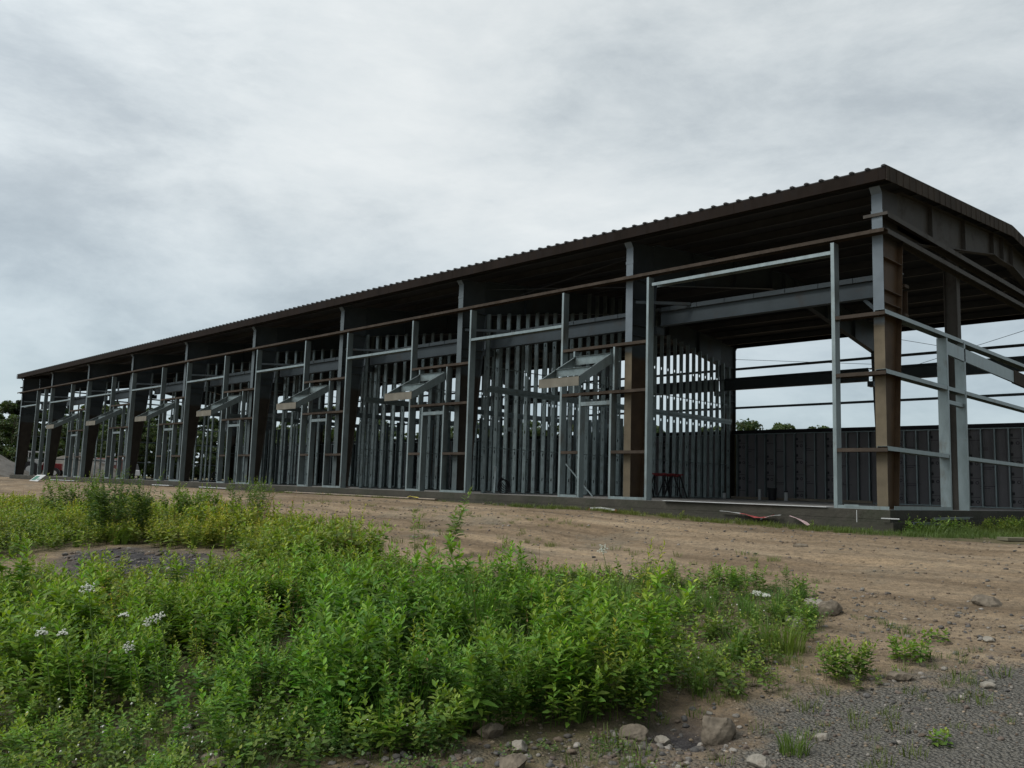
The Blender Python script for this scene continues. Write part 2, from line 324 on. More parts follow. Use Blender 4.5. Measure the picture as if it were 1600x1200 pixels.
dirtc = mixc(patch.outputs[0], dirtc, mixc(1., (.16, .138, .105), r_d2.outputs[0], 'MULTIPLY'))
vor = N(nt, 'ShaderNodeTexVoronoi', i_Scale=42.); lk(tc.outputs['Object'], vor.inputs['Vector'])
vr = ramp(nt, [(.0, (.13, .125, .112)), (.45, (.17, .165, .15)), (.8, (.215, .208, .19)), (.97, (.40, .385, .35))]); lk(vor.outputs['Color'], vr.inputs[0])
vor2 = N(nt, 'ShaderNodeTexVoronoi', i_Scale=14.); lk(tc.outputs['Object'], vor2.inputs['Vector'])
edge = ramp(nt, [(.2, (1, 1, 1)), (.6, (.72, .70, .67))]); lk(vor.outputs['Distance'], edge.inputs[0])
gravc = mixc(1., mixc(.6, vr.outputs[0], (.215, .205, .18)), edge.outputs[0], 'MULTIPLY')
gfac = math_('MULTIPLY', math_('ADD', math_('MULTIPLY', sp.outputs[0], 1.9, nt), math_('SUBTRACT', math_('MULTIPLY', noise(2.6, 10., .75), 2.6, nt), 1.75, nt), nt), 1., nt, True)
st = ramp(nt, [(.36, (.70, .68, .66)), (.5, (1, 1, 1)), (.64, (1.22, 1.2, 1.16))]); lk(noise(1.0, 6., .6, (.10, 1.9, 1)), st.inputs[0])
dirtc = mixc(1., dirtc, st.outputs[0], 'MULTIPLY')
c1 = mixc(gfac, dirtc, gravc)
hfac = math_('MULTIPLY', math_('ADD', sp.outputs[1], math_('SUBTRACT', math_('MULTIPLY', noise(2.2, 8., .7), 1.3, nt), .85, nt), nt), 1.3, nt, True)
hum = ramp(nt, [(.35, (.055, .045, .03)), (.5, (.085, .085, .035)), (.66, (.14, .11, .07))]); lk(noise(5., 8., .7), hum.inputs[0])
c2 = mixc(hfac, c1, hum.outputs[0])
pc = ramp(nt, [(.4, (.02, .019, .022)), (.56, (.07, .065, .065)), (.68, (.19, .175, .16))]); lk(noise(6., 8., .8), pc.inputs[0])
c3 = mixc(math_('MULTIPLY', sp.outputs[2], 1.4, nt, True), c2, pc.outputs[0])
lk(c3, b.inputs['Base Color'])
bh = math_('ADD', math_('MULTIPLY', noise(14., 10., .7), .8, nt), math_('MULTIPLY', math_('SUBTRACT', .6, vor.outputs['Distance'], nt), math_('ADD', .15, gfac, nt), nt), nt)
bp = N(nt, 'ShaderNodeBump', i_Strength=1., i_Distance=.05); lk(bh, bp.inputs['Height']); lk(bp.outputs[0], b.inputs['Normal'])
go = bpy.data.objects.new('ground', fastmesh('ground', V, T, gmat, tint, True)); link(go); tag(go, kind='structure')
go['label'] = 'brown dirt and grey gravel site ground'; go['category'] = 'ground'
def hz(x, y): return float(H(x, y))

# ------------------------------------------------------------------ building
BAY = 6.096; X0 = 0.; FX = [0.]+[-5.873-BAY*i for i in range(8)]; FX.append(FX[-1]-5.8)      # ten frames
W = 14.7; XE = FX[-1]
def roofz(y): yy = min(y, W-y); return 6.366+.0865*yy                  # top of the sheeting
B = empty('steel_frame_building')
tag(B, 'long unclad steel frame building with brown edged roof on a concrete slab', 'building')
m = MB(); m.box(XE-.2, .22, -.22, W+.22, -.17, -.004); m.box(XE-.198, .218, -.218, W+.218, -.0035, 0, 1); fl = m.build('floor_slab', [footm, concrete], B)
m = MB(); m.box(XE-.2, .215, -.215, W+.215, -.22, -.172)
m.box(XE-.26, .30, -.30, W+.3, -1.2, -.222)
m.build('footing', footm, B)
# roof
m = MB(); t = .02
for y0, y1 in ((-.3, W/2), (W/2, W+.3)):
    za, zb = roofz(y0), roofz(y1)
    m.hexa([(XE-.3, y0, za-t), (.3, y0, za-t), (.3, y1, zb-t), (XE-.3, y1, zb-t), (XE-.3, y0, za), (.3, y0, za), (.3, y1, zb), (XE-.3, y1, zb)])
    n = int((.6-XE)/.305)
    for i in range(n+1):
        x = .27-i*.305
        y0_, y1_ = (y0-.03, y1) if y0 < 0 else (y0, y1+.03)
        m.hexa([(x-.05, y0_, za), (x+.05, y0_, za), (x+.05, y1_, zb), (x-.05, y1_, zb), (x-.025, y0_, za+.03), (x+.025, y0_, za+.03), (x+.025, y1_, zb+.03), (x-.025, y1_, zb+.03)])
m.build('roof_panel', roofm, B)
for y in (-.3, W+.3):
    m = MB(); s = 1 if y < 0 else -1
    m.box(XE-.3, .31, y, y+s*.012, 6.09, roofz(-.3)-.023); m.box(XE-.3, .31, y+s*.014, y+s*.09, 6.09, 6.105)
    for i in range(int((.6-XE)/3.05)+1): m.box(.1-i*3.05, .16-i*3.05, y-s*.004, y, 6.09, roofz(-.3)-.025)
    m.build('eave_trim', trim, B)
for x in (.30, XE-.32):
    for y0, y1 in ((-.3, W/2), (W/2, W+.3)):
        za, zb = roofz(y0), roofz(y1); m = MB()
        m.hexa([(x, y0, za-.27), (x+.015, y0, za-.27), (x+.015, y1, zb-.27), (x, y1, zb-.27), (x, y0, za+.01), (x+.015, y0, za+.01), (x+.015, y1, zb+.01), (x, y1, zb+.01)])
        for k in range(24):
            f = (k+.5)/24; yy = y0+(y1-y0)*f; zz = za+(zb-za)*f; m.box(x+.015, x+.024, yy-.012, yy+.012, zz-.265, zz)
        m.build('rake_trim', raketrim, B)
# purlins: Z sections running the length, laps of 6 m
ys = [.25+i*1.28 for i in range(6)]; ys = ys+[W-y for y in ys]
for y in ys:
    m = MB(); zt = roofz(y)-.025; s = 1 if y < W/2 else -1
    m.box(XE-.28, .28, y-.003, y+.003, zt-.2, zt); m.box(XE-.28, .28, y, y+s*.065, zt-.004, zt); m.box(XE-.28, .28, y-s*.065, y, zt-.2, zt-.196)
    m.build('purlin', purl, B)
# columns (tapered I)
def yin(z): return .48+(.95-.48)*min(z/5.0, 1)
def column_mesh():
    m = MB(); zt = 6.06
    m.box(-.1, .1, 0, .012, 0.02, zt-.12, 0)
    m.hexa([(-.1, 0, zt-.12), (.1, 0, zt-.12), (.1, .012, zt-.12), (-.1, .012, zt-.12), (-.1, -.1, zt), (.1, -.1, zt), (.1, -.088, zt), (-.1, -.088, zt)], 0)
    z5 = 5.2
    m.hexa([(-.005, .013, .02), (.005, .013, .02), (.005, yin(0), .02), (-.005, yin(0), .02), (-.005, .013, z5), (.005, .013, z5), (.005, yin(z5), z5), (-.005, yin(z5), z5)], 1)
    m.hexa([(-.005, .013, z5+.001), (.005, .013, z5+.001), (.005, .95, z5+.001), (-.005, .95, z5+.001), (-.005, .013, 6.1), (.005, .013, 6.1), (.005, .95, 6.18), (-.005, .95, 6.18)], 1)
    m.hexa([(-.1, yin(0), .02), (.1, yin(0), .02), (.1, yin(0)+.012, .02), (-.1, yin(0)+.012, .02), (-.1, yin(z5), z5), (.1, yin(z5), z5), (.1, yin(z5)+.012, z5), (-.1, yin(z5)+.012, z5)], 1)
    for z in (5.2, 4.72, 4.1, 3.85):
        m.box(.006, .095, .02, yin(z)-.005, z, z+.012, 1); m.box(-.095, -.006, .02, yin(z)-.005, z, z+.012, 1)
    m.box(-.15, .15, -.02, yin(0)+.06, 0, .018, 1)
    m.box(-.11, .11, -.006, -.001, 5.55, 5.62, 0)
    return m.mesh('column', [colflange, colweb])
cm = column_mesh()
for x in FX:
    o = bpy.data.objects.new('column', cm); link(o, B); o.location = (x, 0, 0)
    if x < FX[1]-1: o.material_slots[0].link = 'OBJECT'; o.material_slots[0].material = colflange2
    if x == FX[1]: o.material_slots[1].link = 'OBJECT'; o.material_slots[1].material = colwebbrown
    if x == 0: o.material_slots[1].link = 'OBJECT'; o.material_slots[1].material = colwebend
for x in FX:
    o = bpy.data.objects.new('column', cm); link(o, B); o.location = (x, W, 0); o.rotation_euler = (0, 0, math.pi)
# rafters: deep at the knee, shallow towards the ridge
def rbot(y):
    y = min(y, W-y)
    return 5.2+(y-.95)*.17 if y < 6.6 else 6.16+(y-6.6)*-.03
def rafter_mesh():
    m = MB(); pts = [.955, 2.6, 4.6, 6.6, W/2, W-6.6, W-4.6, W-2.6, W-.955]
    for a, b in zip(pts[:-1], pts[1:]):
        ta, tb, ba, bb = roofz(a)-.23, roofz(b)-.23, rbot(a), rbot(b)
        for (x0, x1, l0, l1, h0, h1) in ((-.004, .004, ba+.012, bb+.012, ta-.012, tb-.012), (-.09, .09, ba, bb, ba+.012, bb+.012), (-.09, .09, ta-.012, tb-.012, ta, tb)):
            m.hexa([(x0, a, l0), (x1, a, l0), (x1, b, l1), (x0, b, l1), (x0, a, h0), (x1, a, h0), (x1, b, h1), (x0, b, h1)])
        if a > 1: m.box(.004, .088, a-.005, a+.005, ba+.012, ta-.012)
    return m.mesh('rafter', primer)
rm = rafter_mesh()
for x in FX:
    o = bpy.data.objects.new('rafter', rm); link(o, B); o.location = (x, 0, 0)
    if x == 0: o.material_slots[0].link = 'OBJECT'; o.material_slots[0].material = endst
# flange braces from the rafters up to the purlins
for x in FX[:-1]:
    for y in (1.53, 4.09, W-4.09, W-1.53):
        m = MB(); m.bar((x-.08, y, rbot(y)+.02), (x-.75, y, roofz(y)-.2), .045, .045); m.build('flange_brace', purl, B)
# portal beams
def beam(x0, x1, y, z0, z1, s):
    m = MB(); m.box(x0, x1, y-.09, y+.09, z1-.012, z1); m.box(x0, x1, y-.09, y+.09, z0, z0+.012); m.box(x0, x1, y-.004, y+.004, z0+.012, z1-.012)
    m.box(x0+.05, x1-.05, y-s*.085, y-s*.079, z1, z1+.09); m.box(x0+.05, x1-.05, y-s*.079, y, z1+.002, z1+.007)
    k = int((x1-x0)/.75)
    for i in range(k): xx = x0+.3+i*.75; m.box(xx, xx+.012, y-s*.10, y-s*.0855, z1-.02, z1+.088)
    m.build('portal_beam', primer, B)
for i in range(len(FX)-1):
    xa, xb = FX[i+1]+.11, FX[i]-.11
    beam(xa, xb, 1.13, 4.2, 4.56, 1)
    beam(xa, xb, W-1.13, 4.2, 4.6, -1)
    m = MB(); m.bar((FX[i+1]+.1, .12, 4.63), (FX[i+1]+1.0, 1.05, 4.63), .07, .07)
    m.build('horizontal_strut', primer, B)
    for y in (1.13, W-1.13):
        for x in (FX[i+1]+.005, FX[i]-.105):
            m = MB(); m.box(x, x+.1, y-.16, y+.14, 4.0, 4.18); m.build('beam_bracket', primer, B)
            m = MB(); m.box(x, x+.1, y-.15, y+.11, 4.62, 4.64); m.build('bracket_plate', primer, B)
# corner gusset knee braces seen in the first bay
m = MB(); m.bar((-.15, 1.15, 3.55), (-.75, 1.15, 4.19), .07, .07); m.build('knee_brace', primer, B)
# girts (C sections, web down/up): a channel along X or Y
def chan_x(m, x0, x1, z, y0=-.2, h=.065, t=.004, d=.2):   # web horizontal, flanges hang down
    m.box(x0, x1, y0, y0+d, z, z+t); m.box(x0, x1, y0, y0+t, z-h, z-.0005); m.box(x0, x1, y0+d-t, y0+d, z-h, z-.0005)
def chan_y(m, y0, y1, z, x0=.0, h=.065, t=.004, d=.2, z2=None):
    z2 = z if z2 is None else z2
    for (a, b, lo, hi) in ((x0, x0+d, 0, t), (x0+d-t, x0+d, -h, -.0005), (x0, x0+t, -h, -.0005)):
        m.hexa([(a, y0, z+lo), (b, y0, z+lo), (b, y1, z2+lo), (a, y1, z2+lo), (a, y0, z+hi), (b, y0, z+hi), (b, y1, z2+hi), (a, y1, z2+hi)])
def chan_z(m, x, y0, z0, z1, w=.065, t=.004, d=.2, s=-1):     # upright: web on the +X side (s=-1) , flanges towards -X
    m.box(x-t, x, y0, y0+d, z0, z1); m.box(x-w, x-t-.0005, y0, y0+t, z0, z1); m.box(x-w, x-t-.0005, y0+d-t, y0+d, z0, z1)
m = MB(); chan_x(m, XE-.35, .2, 5.2)
for x in FX: m.box(x-.07, x+.07, -.19, -.02, 5.206, 5.212)
m.build('top_girt', brownst, B)
m = MB(); chan_x(m, XE-.25, .1, 5.24, y0=W+.0); m.build('rear_girt', primer, B)
m = MB(); chan_x(m, XE, .1, 3.66, y0=W+.0); m.build('rear_girt', primer, B)
PF = lambda m, n='jamb_post', mt=galv: m.build(n, mt, B)
# bay 0 : wide opening next to the corner
m = MB(); chan_z(m, -.755, -.205, 0, 5.09, w=.07); PF(m)
m = MB(); chan_x(m, -5.07, -.83, 4.93); PF(m, 'opening_header')
for z in (3.63, 2.52, 1.11):
    m = MB(); chan_x(m, -.75, .19, z); PF(m, 'girt', brownst)
m = MB(); m.box(-.75, .2, -.2, 0, .001, .006); m.box(-.75, .2, -.205, -.201, .001, .06); m.box(-.62, -.35, -.21, -.206, .03, .075); PF(m, 'bottom_track')
# canopy prototype (box tray of channels on the wall above a door)
def canopy(xr, first):
    c = bpy.data.objects.new('window_canopy', None); link(c, B); c.location = (xr, -.2, 0)
    if first:
        yf, zb, zf, wd = -1.19, 3.41, 2.72, 1.2
        def side(x):
            m = MB(); m.hexa([(x-.006, 0, zb-.24), (x, 0, zb-.24), (x, 0, zb), (x-.006, 0, zb), (x-.006, yf, zf-.2), (x, yf, zf-.2), (x, yf, zf), (x-.006, yf, zf)])
            sgn = -1 if x > -.5 else 1
            x2 = x-.006+sgn*.045 if sgn < 0 else x+.045
            a, b_ = sorted((x-.003, x2))
            m.hexa([(a, 0, zb), (b_, 0, zb), (b_, 0, zb+.006), (a, 0, zb+.006), (a, yf, zf), (b_, yf, zf), (b_, yf, zf+.006), (a, yf, zf+.006)])
            return m
        side(0).build('side_rail', galv, c); side(-wd+.006).build('side_rail', galv, c)
        m = MB(); m.box(-wd-.03, .015, yf-.012, yf-.002, zf-.2, zf+.002); m.box(-wd-.03, .015, yf-.012, yf+.045, zf+.0065, zf+.012); m.build('front_board', canfront, c)
        ym, zm = yf*.58, zb+(zf-zb)*.58
        m = MB(); m.box(-wd+.008, -.008, ym-.006, ym, zm-.17, zm-.002); m.box(-wd+.008, -.008, ym-.05, ym, zm-.001, zm+.005); m.build('cross_rail', studm, c)
        m = MB(); m.box(-wd+.008, -.008, -.012, -.004, zb-.2, zb-.002); m.box(-wd+.008, -.008, -.05, -.004, zb-.001, zb+.004); m.build('back_rail', studm, c)
    return c
canfront = mat('canopy_front', (.14, .13, .105), .7, .1, .2, 3., dirt=((.17, .18, .17), .3, 3.))
can0 = None
for k in range(1, 9):
    xr = FX[k]; xl = FX[k+1]
    pr, pm = xr+.72, xr-1.9             # post right of the column, post left of the door
    # post right of the column
    m = MB(); chan_z(m, pr, -.205, 0, 5.085, w=.06); PF(m)
    m = MB(); chan_z(m, pm, -.205, 0, 5.085, w=.06); PF(m)
    # opening header to the next post
    m = MB(); chan_x(m, xl+.725, pm-.06, 4.27); PF(m, 'opening_header')
    if k == 8:
        m = MB(); chan_z(m, xr-.45, -.205, 0, 5.085, w=.06); PF(m)
        continue
    for z in (3.63, 2.52):
        m = MB(); chan_x(m, pm+.001, pr-.062, z); PF(m, 'girt', brownst)
    m = MB(); chan_x(m, pm+.001, xr-1.35, 1.11); PF(m, 'girt', brownst)
    m = MB(); chan_x(m, xr-.33, pr-.062, 1.11); PF(m, 'girt', brownst)
    for xx, z1 in ((xr-1.29, 2.45), (xr-.33, 2.45)):
        m = MB(); chan_z(m, xx, -.195, 0, z1, w=.055, d=.18); PF(m, 'door_jamb')
    m = MB(); chan_x(m, xr-1.285, xr-.39, 2.29, y0=-.19, h=.09, d=.15); PF(m, 'door_header')
    for xx in (xr-1.50, xr-.25):
        m = MB(); chan_z(m, xx, -.195, 2.53, 3.56, w=.05, d=.15); PF(m, 'canopy_stud')
    for xa, xb in ((pm+.001, xr-1.35), (xr-.32, pr-.065)):
        m = MB(); m.box(xa, xb, -.2, -.03, .001, .006); m.box(xa, xb, -.205, -.201, .001, .06); PF(m, 'bottom_track')
    xc = xr-.317
    if can0 is None: can0 = canopy(xc, True)
    else: copy_tree(can0, B, (xc, -.2, 0))
# gable end at the near corner
m = MB(); chan_y(m, .0, W, 5.56, d=.21, h=.10); m.box(-.25, .21, -.03, -.001, 5.50, 5.56); PF(m, 'gable_girt', endst)
m = MB(); chan_y(m, .0, W, 5.23, d=.2, h=.09); PF(m, 'gable_girt', endst)
m = MB(); chan_y(m, -.19, W, 3.66, d=.195, h=.075); PF(m, 'gable_girt', galv)
m = MB(); chan_y(m, -.19, W, 2.55, d=.195, h=.075); PF(m, 'gable_girt', galv)
m = MB(); chan_y(m, -.19, 2.86, 1.14, d=.195, h=.075); PF(m, 'gable_girt', galv)
m = MB(); chan_y(m, 4.02, W, 1.14, d=.195, h=.075); PF(m, 'gable_girt', galv)
m = MB(); m.box(.201, .207, 2.88, 6.9, 3.2, 3.5)
m = MB()
m.hexa([(.15, 2.95, 3.22), (.2, 2.95, 3.22), (.2, 7.6, 3.10), (.15, 7.6, 3.10), (.15, 2.95, 3.50), (.2, 2.95, 3.50), (.2, 7.6, 3.38), (.15, 7.6, 3.38)]); PF(m, 'gable_header')
m = MB(); m.hexa([(.14, 7.4, 3.09), (.215, 7.4, 3.09), (.215, 12, 2.97), (.14, 12, 2.97), (.14, 7.4, 3.41), (.215, 7.4, 3.41), (.215, 12, 3.27), (.14, 12, 3.27)]); PF(m, 'gable_header', brownst)
def chan_zy(m, y, x0, z0, z1, w=.07, t=.004, d=.2):      # web faces -Y
    m.box(x0, x0+d, y, y+t, z0, z1); m.box(x0+d-t, x0+d, y+t+.0005, y+w, z0, z1); m.box(x0, x0+t, y+t+.0005, y+w, z0, z1)
m = MB(); chan_zy(m, 2.88, .0, .0, 3.57, d=.2); PF(m)
m = MB(); chan_zy(m, 3.93, .0, .0, 3.62, d=.2); PF(m)
m = MB(); m.box(.04, .16, 2.96, 3.92, 2.20, 2.28); PF(m, 'door_header')
m = MB(); m.box(0, .2, .02, 2.87, .001, .006); m.box(.198, .203, .02, 2.87, .001, .07); PF(m, 'bottom_track')
for y in (4.9-.6, W-4.3):
    m = MB(); m.box(-.27, -.002, y-.006, y+.006, 0, roofz(y)-.25); m.box(-.012, 0, y-.1, y+.1, 0, roofz(y)-.25); m.box(-.28, -.268, y-.1, y+.1, 0, roofz(y)-.25); PF(m, 'gable_column', endst)
for b_ in ((-.12, .12, .96, 1.15, 4.3, 4.36), (-.12, .12, .96, 1.1, 3.72, 3.78), (-.01, .01, .965, 1.115, 3.78, 4.3), (-.1, .1, 1.12, 1.135, 3.70, 4.25)):
    m = MB(); m.box(*b_); PF(m, 'bracket_plate', webbrown)
# far gable: girts only
for z in (1.11, 2.52, 3.63, 5.2, 5.55):
    m = MB(); chan_y(m, -.1, W, z, x0=XE-.2); PF(m, 'gable_girt', galv if z < 5 else brownst)
# rod bracing between the rear columns
for (a, b_) in (((FX[1], W-.1, 5.9), (FX[0], W-.1, 4.3)), ((FX[0], W-.1, 6.0), (FX[1]-.5, W-.1, 4.4)), ((FX[2], 1.3, 5.6), (FX[1], .95, 6.1)), ((FX[2]+.1, .9, 5.95), (FX[1], 1.6, 5.3)), ((FX[2], W-.1, 5.6), (FX[1], W-.1, 4.9))):
    m = MB(); m.tube(a, b_, .008, n=6); PF(m, 'brace_rod', purl)
# ---- stud walls
def stud_geo(m, x0, y, z0, z1, d=.14, fw=.042, t=.003, holes=(.45, 1.2, 1.85, 2.75, 3.6, 4.6)):
    # web faces -Y from x0 to x0+d with knock-out holes, flanges on both sides
    xs = (x0, x0+d*.36, x0+d*.64, x0+d); zz = [z0]
    for h in holes:
        if z0+.1 < h < z1-.15: zz += [h-.045, h+.045]
    zz.append(z1)
    for i in range(len(zz)-1):
        if i % 2 == 0: m.box(xs[0], xs[3], y, y+t, zz[i], zz[i+1])
        else: m.box(xs[0], xs[1], y, y+t, zz[i], zz[i+1]); m.box(xs[2], xs[3], y, y+t, zz[i], zz[i+1])
    m.box(x0, x0+t, y+t, y+fw, z0, z1); m.box(x0+d-t, x0+d, y+t, y+fw, z0, z1)
def ptop(y): return roofz(y)-.24 if 5.2 < y < W-5.2 else rbot(y)+.02
rs = random.Random(3)
bulk = MB(); nst = 0
def partition(k, ys, individual, rail=True, xo=.16, jitter=.0):
    global nst
    x = FX[k]+xo; wl = bpy.data.objects.new('stud_wall', None); link(wl, B)
    for y in ys:
        top = ptop(y)+rs.uniform(-.03, .03); y += rs.uniform(-jitter, jitter)
        if individual:
            m = MB(); stud_geo(m, x, y, .004, top); m.build('stud', studm, wl); nst += 1
        else: stud_geo(bulk, x, y, .004, top)
    y0, y1 = min(ys)-.05, max(ys)+.1
    m = MB(); m.box(x-.004, x+.144, y0, y1, .0005, .0035); m.box(x+.1405, x+.1445, y0, y1, .0005, .03); m.build('bottom_track', studm, wl)
    if rail: m = MB(); m.box(x+.141, x+.18, y0, y1, 2.98, 3.09); m.box(x+.144, x+.147, y0, y1, 2.90, 2.98); m.build('rail', studm, wl)
    for z in (1.3, 3.65): m = MB(); m.box(x+.05, x+.09, y0, y1, z, z+.02); m.build('bridging', studm, wl)
sp = lambda a, b_, d=.4064: list(np.arange(a, b_, d))
partition(2, sp(.9, 14.3), True)
partition(3, sp(.9, 4.9)+sp(5.6, 14.2), True)
partition(4, sp(.9, 6.8)+sp(7.8, 14.2), False, jitter=.02)
partition(5, sp(.9, 4.0)+sp(4.9, 12, .61), False, jitter=.03)
partition(6, sp(.9, 5.2, .61)+sp(6.5, 9.5, .61), False, rail=False)
partition(7, sp(.9, 4.6, .61), False, rail=False)
partition(8, sp(1.5, 3.9, 1.2), False, rail=False)
# a longitudinal corridor wall of studs behind (web faces -X here: rotate by swapping axes)
def stud_y(m, x, y0, z0, z1, d=.14):
    m.box(x, x+.003, y0, y0+d, z0, z1); m.box(x-.04, x-.0005, y0, y0+.003, z0, z1); m.box(x-.04, x-.0005, y0+d-.003, y0+d, z0, z1)
for (xa, xb, yy, zt) in ((FX[4]+.5, FX[3]-.5, 8.2, 3.0), (FX[3]+.6, FX[2]-1.2, 10.8, 3.0), (FX[5]+.5, FX[4]-.3, 8.2, 3.0), (FX[6]+.5, FX[5]-.8, 6.2, 2.7)):
    for x in sp(xa, xb): stud_y(bulk, x, yy, .004, zt)
bo = bulk.build('stud_row', studm, B); bo['kind'] = 'stuff'
# rear wall: low stud wall with grey printed sheathing
def marks(m, x, y, z0, z1, seed):
    r = random.Random(seed); z = z1-.28
    while z > z0+.15:
        m.box(x+.06, x+.17, y-.004, y-.001, z, z+.09, 1)
        m.box(x+.06, x+.34+r.uniform(0, .1), y-.004, y-.001, z-.07, z-.055, 1)
        if r.random() < .8:
            for q in range(3):
                cx, cz, ro, ri = x+.13+q*.17, z-.21, .055, .034
                for a in range(12):
                    t0, t1 = a*math.pi/6, (a+1)*math.pi/6
                    m.poly([(cx+ro*math.cos(t0), y-.003, cz+ro*math.sin(t0)), (cx+ro*math.cos(t1), y-.003, cz+ro*math.sin(t1)), (cx+ri*math.cos(t1), y-.003, cz+ri*math.sin(t1)), (cx+ri*math.cos(t0), y-.003, cz+ri*math.sin(t0))], 1)
                if q == 0: m.box(cx-.05, cx+.05, y-.004, y-.001, cz-.04, cz+.04, 1)
        for q in range(2):
            m.box(x+.38, x+.62+r.uniform(0, .4), y-.004, y-.001, z-.33-q*.06, z-.312-q*.06, 1)
        z -= .62
wtop = 2.56
for i in range(9):
    xa, xb = FX[i+1], FX[i]
    rw = bpy.data.objects.new('rear_wall', None); link(rw, B)
    m = MB(); m.box(xa+.11, xb-.11, W-.005, W+.01, .0, wtop)
    x = xa+.15; j = i*7
    while x < xb-1.2: marks(m, x, W-.005, .1, wtop-.02*(j % 3), j); m.box(x+1.19, x+1.195, W-.0065, W-.0055, .01, wtop-.01, 1); x += 1.22; j += 1
    sh = m.build('sheathing', [sheath, inkm], rw)
    m = MB(); m.box(xa, xb, W-.16, W+.03, wtop+.001, wtop+.14); m.build('top_cap', darkm, rw)
    m = MB(); m.box(xa+.1, xb-.1, W-.155, W-.006, .0005, .004); m.box(xa+.1, xb-.1, W-.159, W-.1555, .0005, .035); m.build('bottom_track', galv, rw)
    m = MB(); m.box(xa+.1, xb-.1, W-.159, W-.1555, wtop-.035, wtop); m.build('top_track', galv, rw)
    for x in sp(xa+.25, xb-.1):
        if i < 2: m = MB(); stud_y(m, x, W-.152, .004, wtop-.004); m.build('stud', galv, rw)
        else: pass
m = MB()
for i in range(2, 9):
    for x in sp(FX[i+1]+.25, FX[i]-.1): stud_y(m, x, W-.152, .004, wtop-.004)
o = m.build('stud_row', studm, B); o['kind'] = 'stuff'
# extra bare wall base along the slab: lumber and pipes on the floor
exec_after = []

# ------------------------------------------------------------------ things on and round the slab
def sawhorse():
    r = empty('sawhorse')
    m = MB(); m.box(-.27, .27, -.045, .045, .76, .81); m.box(-.2, .2, -.03, .03, .71, .758); m.build('top_beam', redm, r, .008)
    for sx in (-1, 1):
        for sy in (-1, 1):
            m = MB(); m.bar((sx*.16, sy*.03, .74), (sx*.30, sy*.27, 0), .04, .035); m.build('leg', blackm, r)
        m = MB(); m.bar((sx*.23, -.15, .36), (sx*.23, .15, .36), .025, .02); m.build('spreader', blackm, r)
    return r
labs = ['black legged red sawhorse furthest left, partly behind the brown column', 'red topped sawhorse just right of the galvanised post', 'red topped sawhorse third from the left in the row of four', 'red topped sawhorse at the right end, nearest the rear wall']
s0 = sawhorse()
for i, (x, y, rz) in enumerate(((-10.6, 6.95, .5), (-10.75, 8.0, .25), (-10.6, 8.4, -.2), (-10.75, 8.95, .15))):
    o = s0 if i == 0 else copy_tree(s0)
    o.location = (x, y, 0); o.rotation_euler = (0, 0, rz); tag(o, labs[i], 'sawhorse', 'red sawhorses in front of the stud wall')
def stub(x, y, h, rad, mt, label, cat, name='pipe_stub', cap=False):
    r = MB(); r.tube((x, y, 0), (x, y, h), rad, n=14); r.tube((x, y, h), (x, y, h+.05), rad*1.15, n=14, mi=1)
    o = r.build(name, [mt, blackm if cap else mt]); return tag(o, label, cat)
stub(-11.1, 12.6, .22, .06, white, 'short white pipe stub nearest the rear column', 'pipe', cap=True)
stub(-9.75, 12.8, .34, .055, white, 'taller white pipe stub beside the black bucket', 'pipe')
stub(-8.6, 12.6, .30, .06, white, 'white pipe stub with a black cap at the right', 'pipe', cap=True)
m = MB(); m.tube((-9.3, 12.9, .0), (-9.3, 12.9, .42), .13, .16, n=18); m.tube((-9.3, 12.9, .42), (-9.3, 12.9, .44), .17, .17, n=18)
tag(m.build('bucket', blackm), 'black bucket between the white pipe stubs', 'bucket')
m = MB(); m.box(-11.3, -5.9, 13.4, 13.5, .01, .10); tag(m.build('floor_beam', mat('lumber', (.22, .19, .15), .8)), 'long pale timber lying in front of the rear wall', 'timber')
def lean(a, b_, w_, mt, label):
    m = MB(); m.bar(a, b_, w_, .03); tag(m.build('steel_offcut', mt), label, 'metal offcut')
lean((-10.9, .55, .005), (-11.35, 1.0, .75), .05, galv, 'thin galvanised offcut leaning against the studs in the second bay')
lean((-8.9, 2.4, .005), (-9.9, 2.3, .95), .04, galv, 'long thin strip leaning low beside the second door opening')
def coil(x, y, r, label):
    m = MB()
    for q in range(5):
        for k in range(14):
            a0, a1 = k*2*math.pi/14, (k+1)*2*math.pi/14; rr = r*(1-.08*q); z_ = .2+.03*q
            m.tube((x+rr*.3*math.cos(a0), y+rr*math.cos(a0+.3*q), z_+rr*math.sin(a0)), (x+rr*.3*math.cos(a1), y+rr*math.cos(a1+.3*q), z_+rr*math.sin(a1)), .012, n=5)
    tag(m.build('cable_coil', blackm), label, 'cable coil')
coil(-11.5, 1.5, .2, 'black cable coil on the slab behind the third column'); coil(-29.5, 1.4, .2, 'black cable coil between the studs of the fifth bay')
def sheetobj(name, pts, th, mt, label, cat, group=None):
    # crumpled strip through pts (x, y, z, halfwidth)
    V = []; n = len(pts)
    for i, (x, y, z, hw) in enumerate(pts):
        a = Vector(pts[max(0, i-1)][:3]); b_ = Vector(pts[min(n-1, i+1)][:3]); d = (b_-a).normalized(); s = d.cross(Vector((0, 0, 1))).normalized()
        p = Vector((x, y, z)); V += [p-s*hw, p+s*hw+Vector((0, 0, .3*hw*math.sin(i*1.7)))]
    F_ = [(2*i, 2*i+1, 2*i+3, 2*i+2) for i in range(n-1)]
    me = bpy.data.meshes.new(name); me.from_pydata([tuple(v) for v in V], [], F_); me.materials.append(mt)
    o = bpy.data.objects.new(name, me); link(o); so_ = o.modifiers.new('thickness', 'SOLIDIFY'); so_.thickness = th
    return tag(o, label, cat, group)
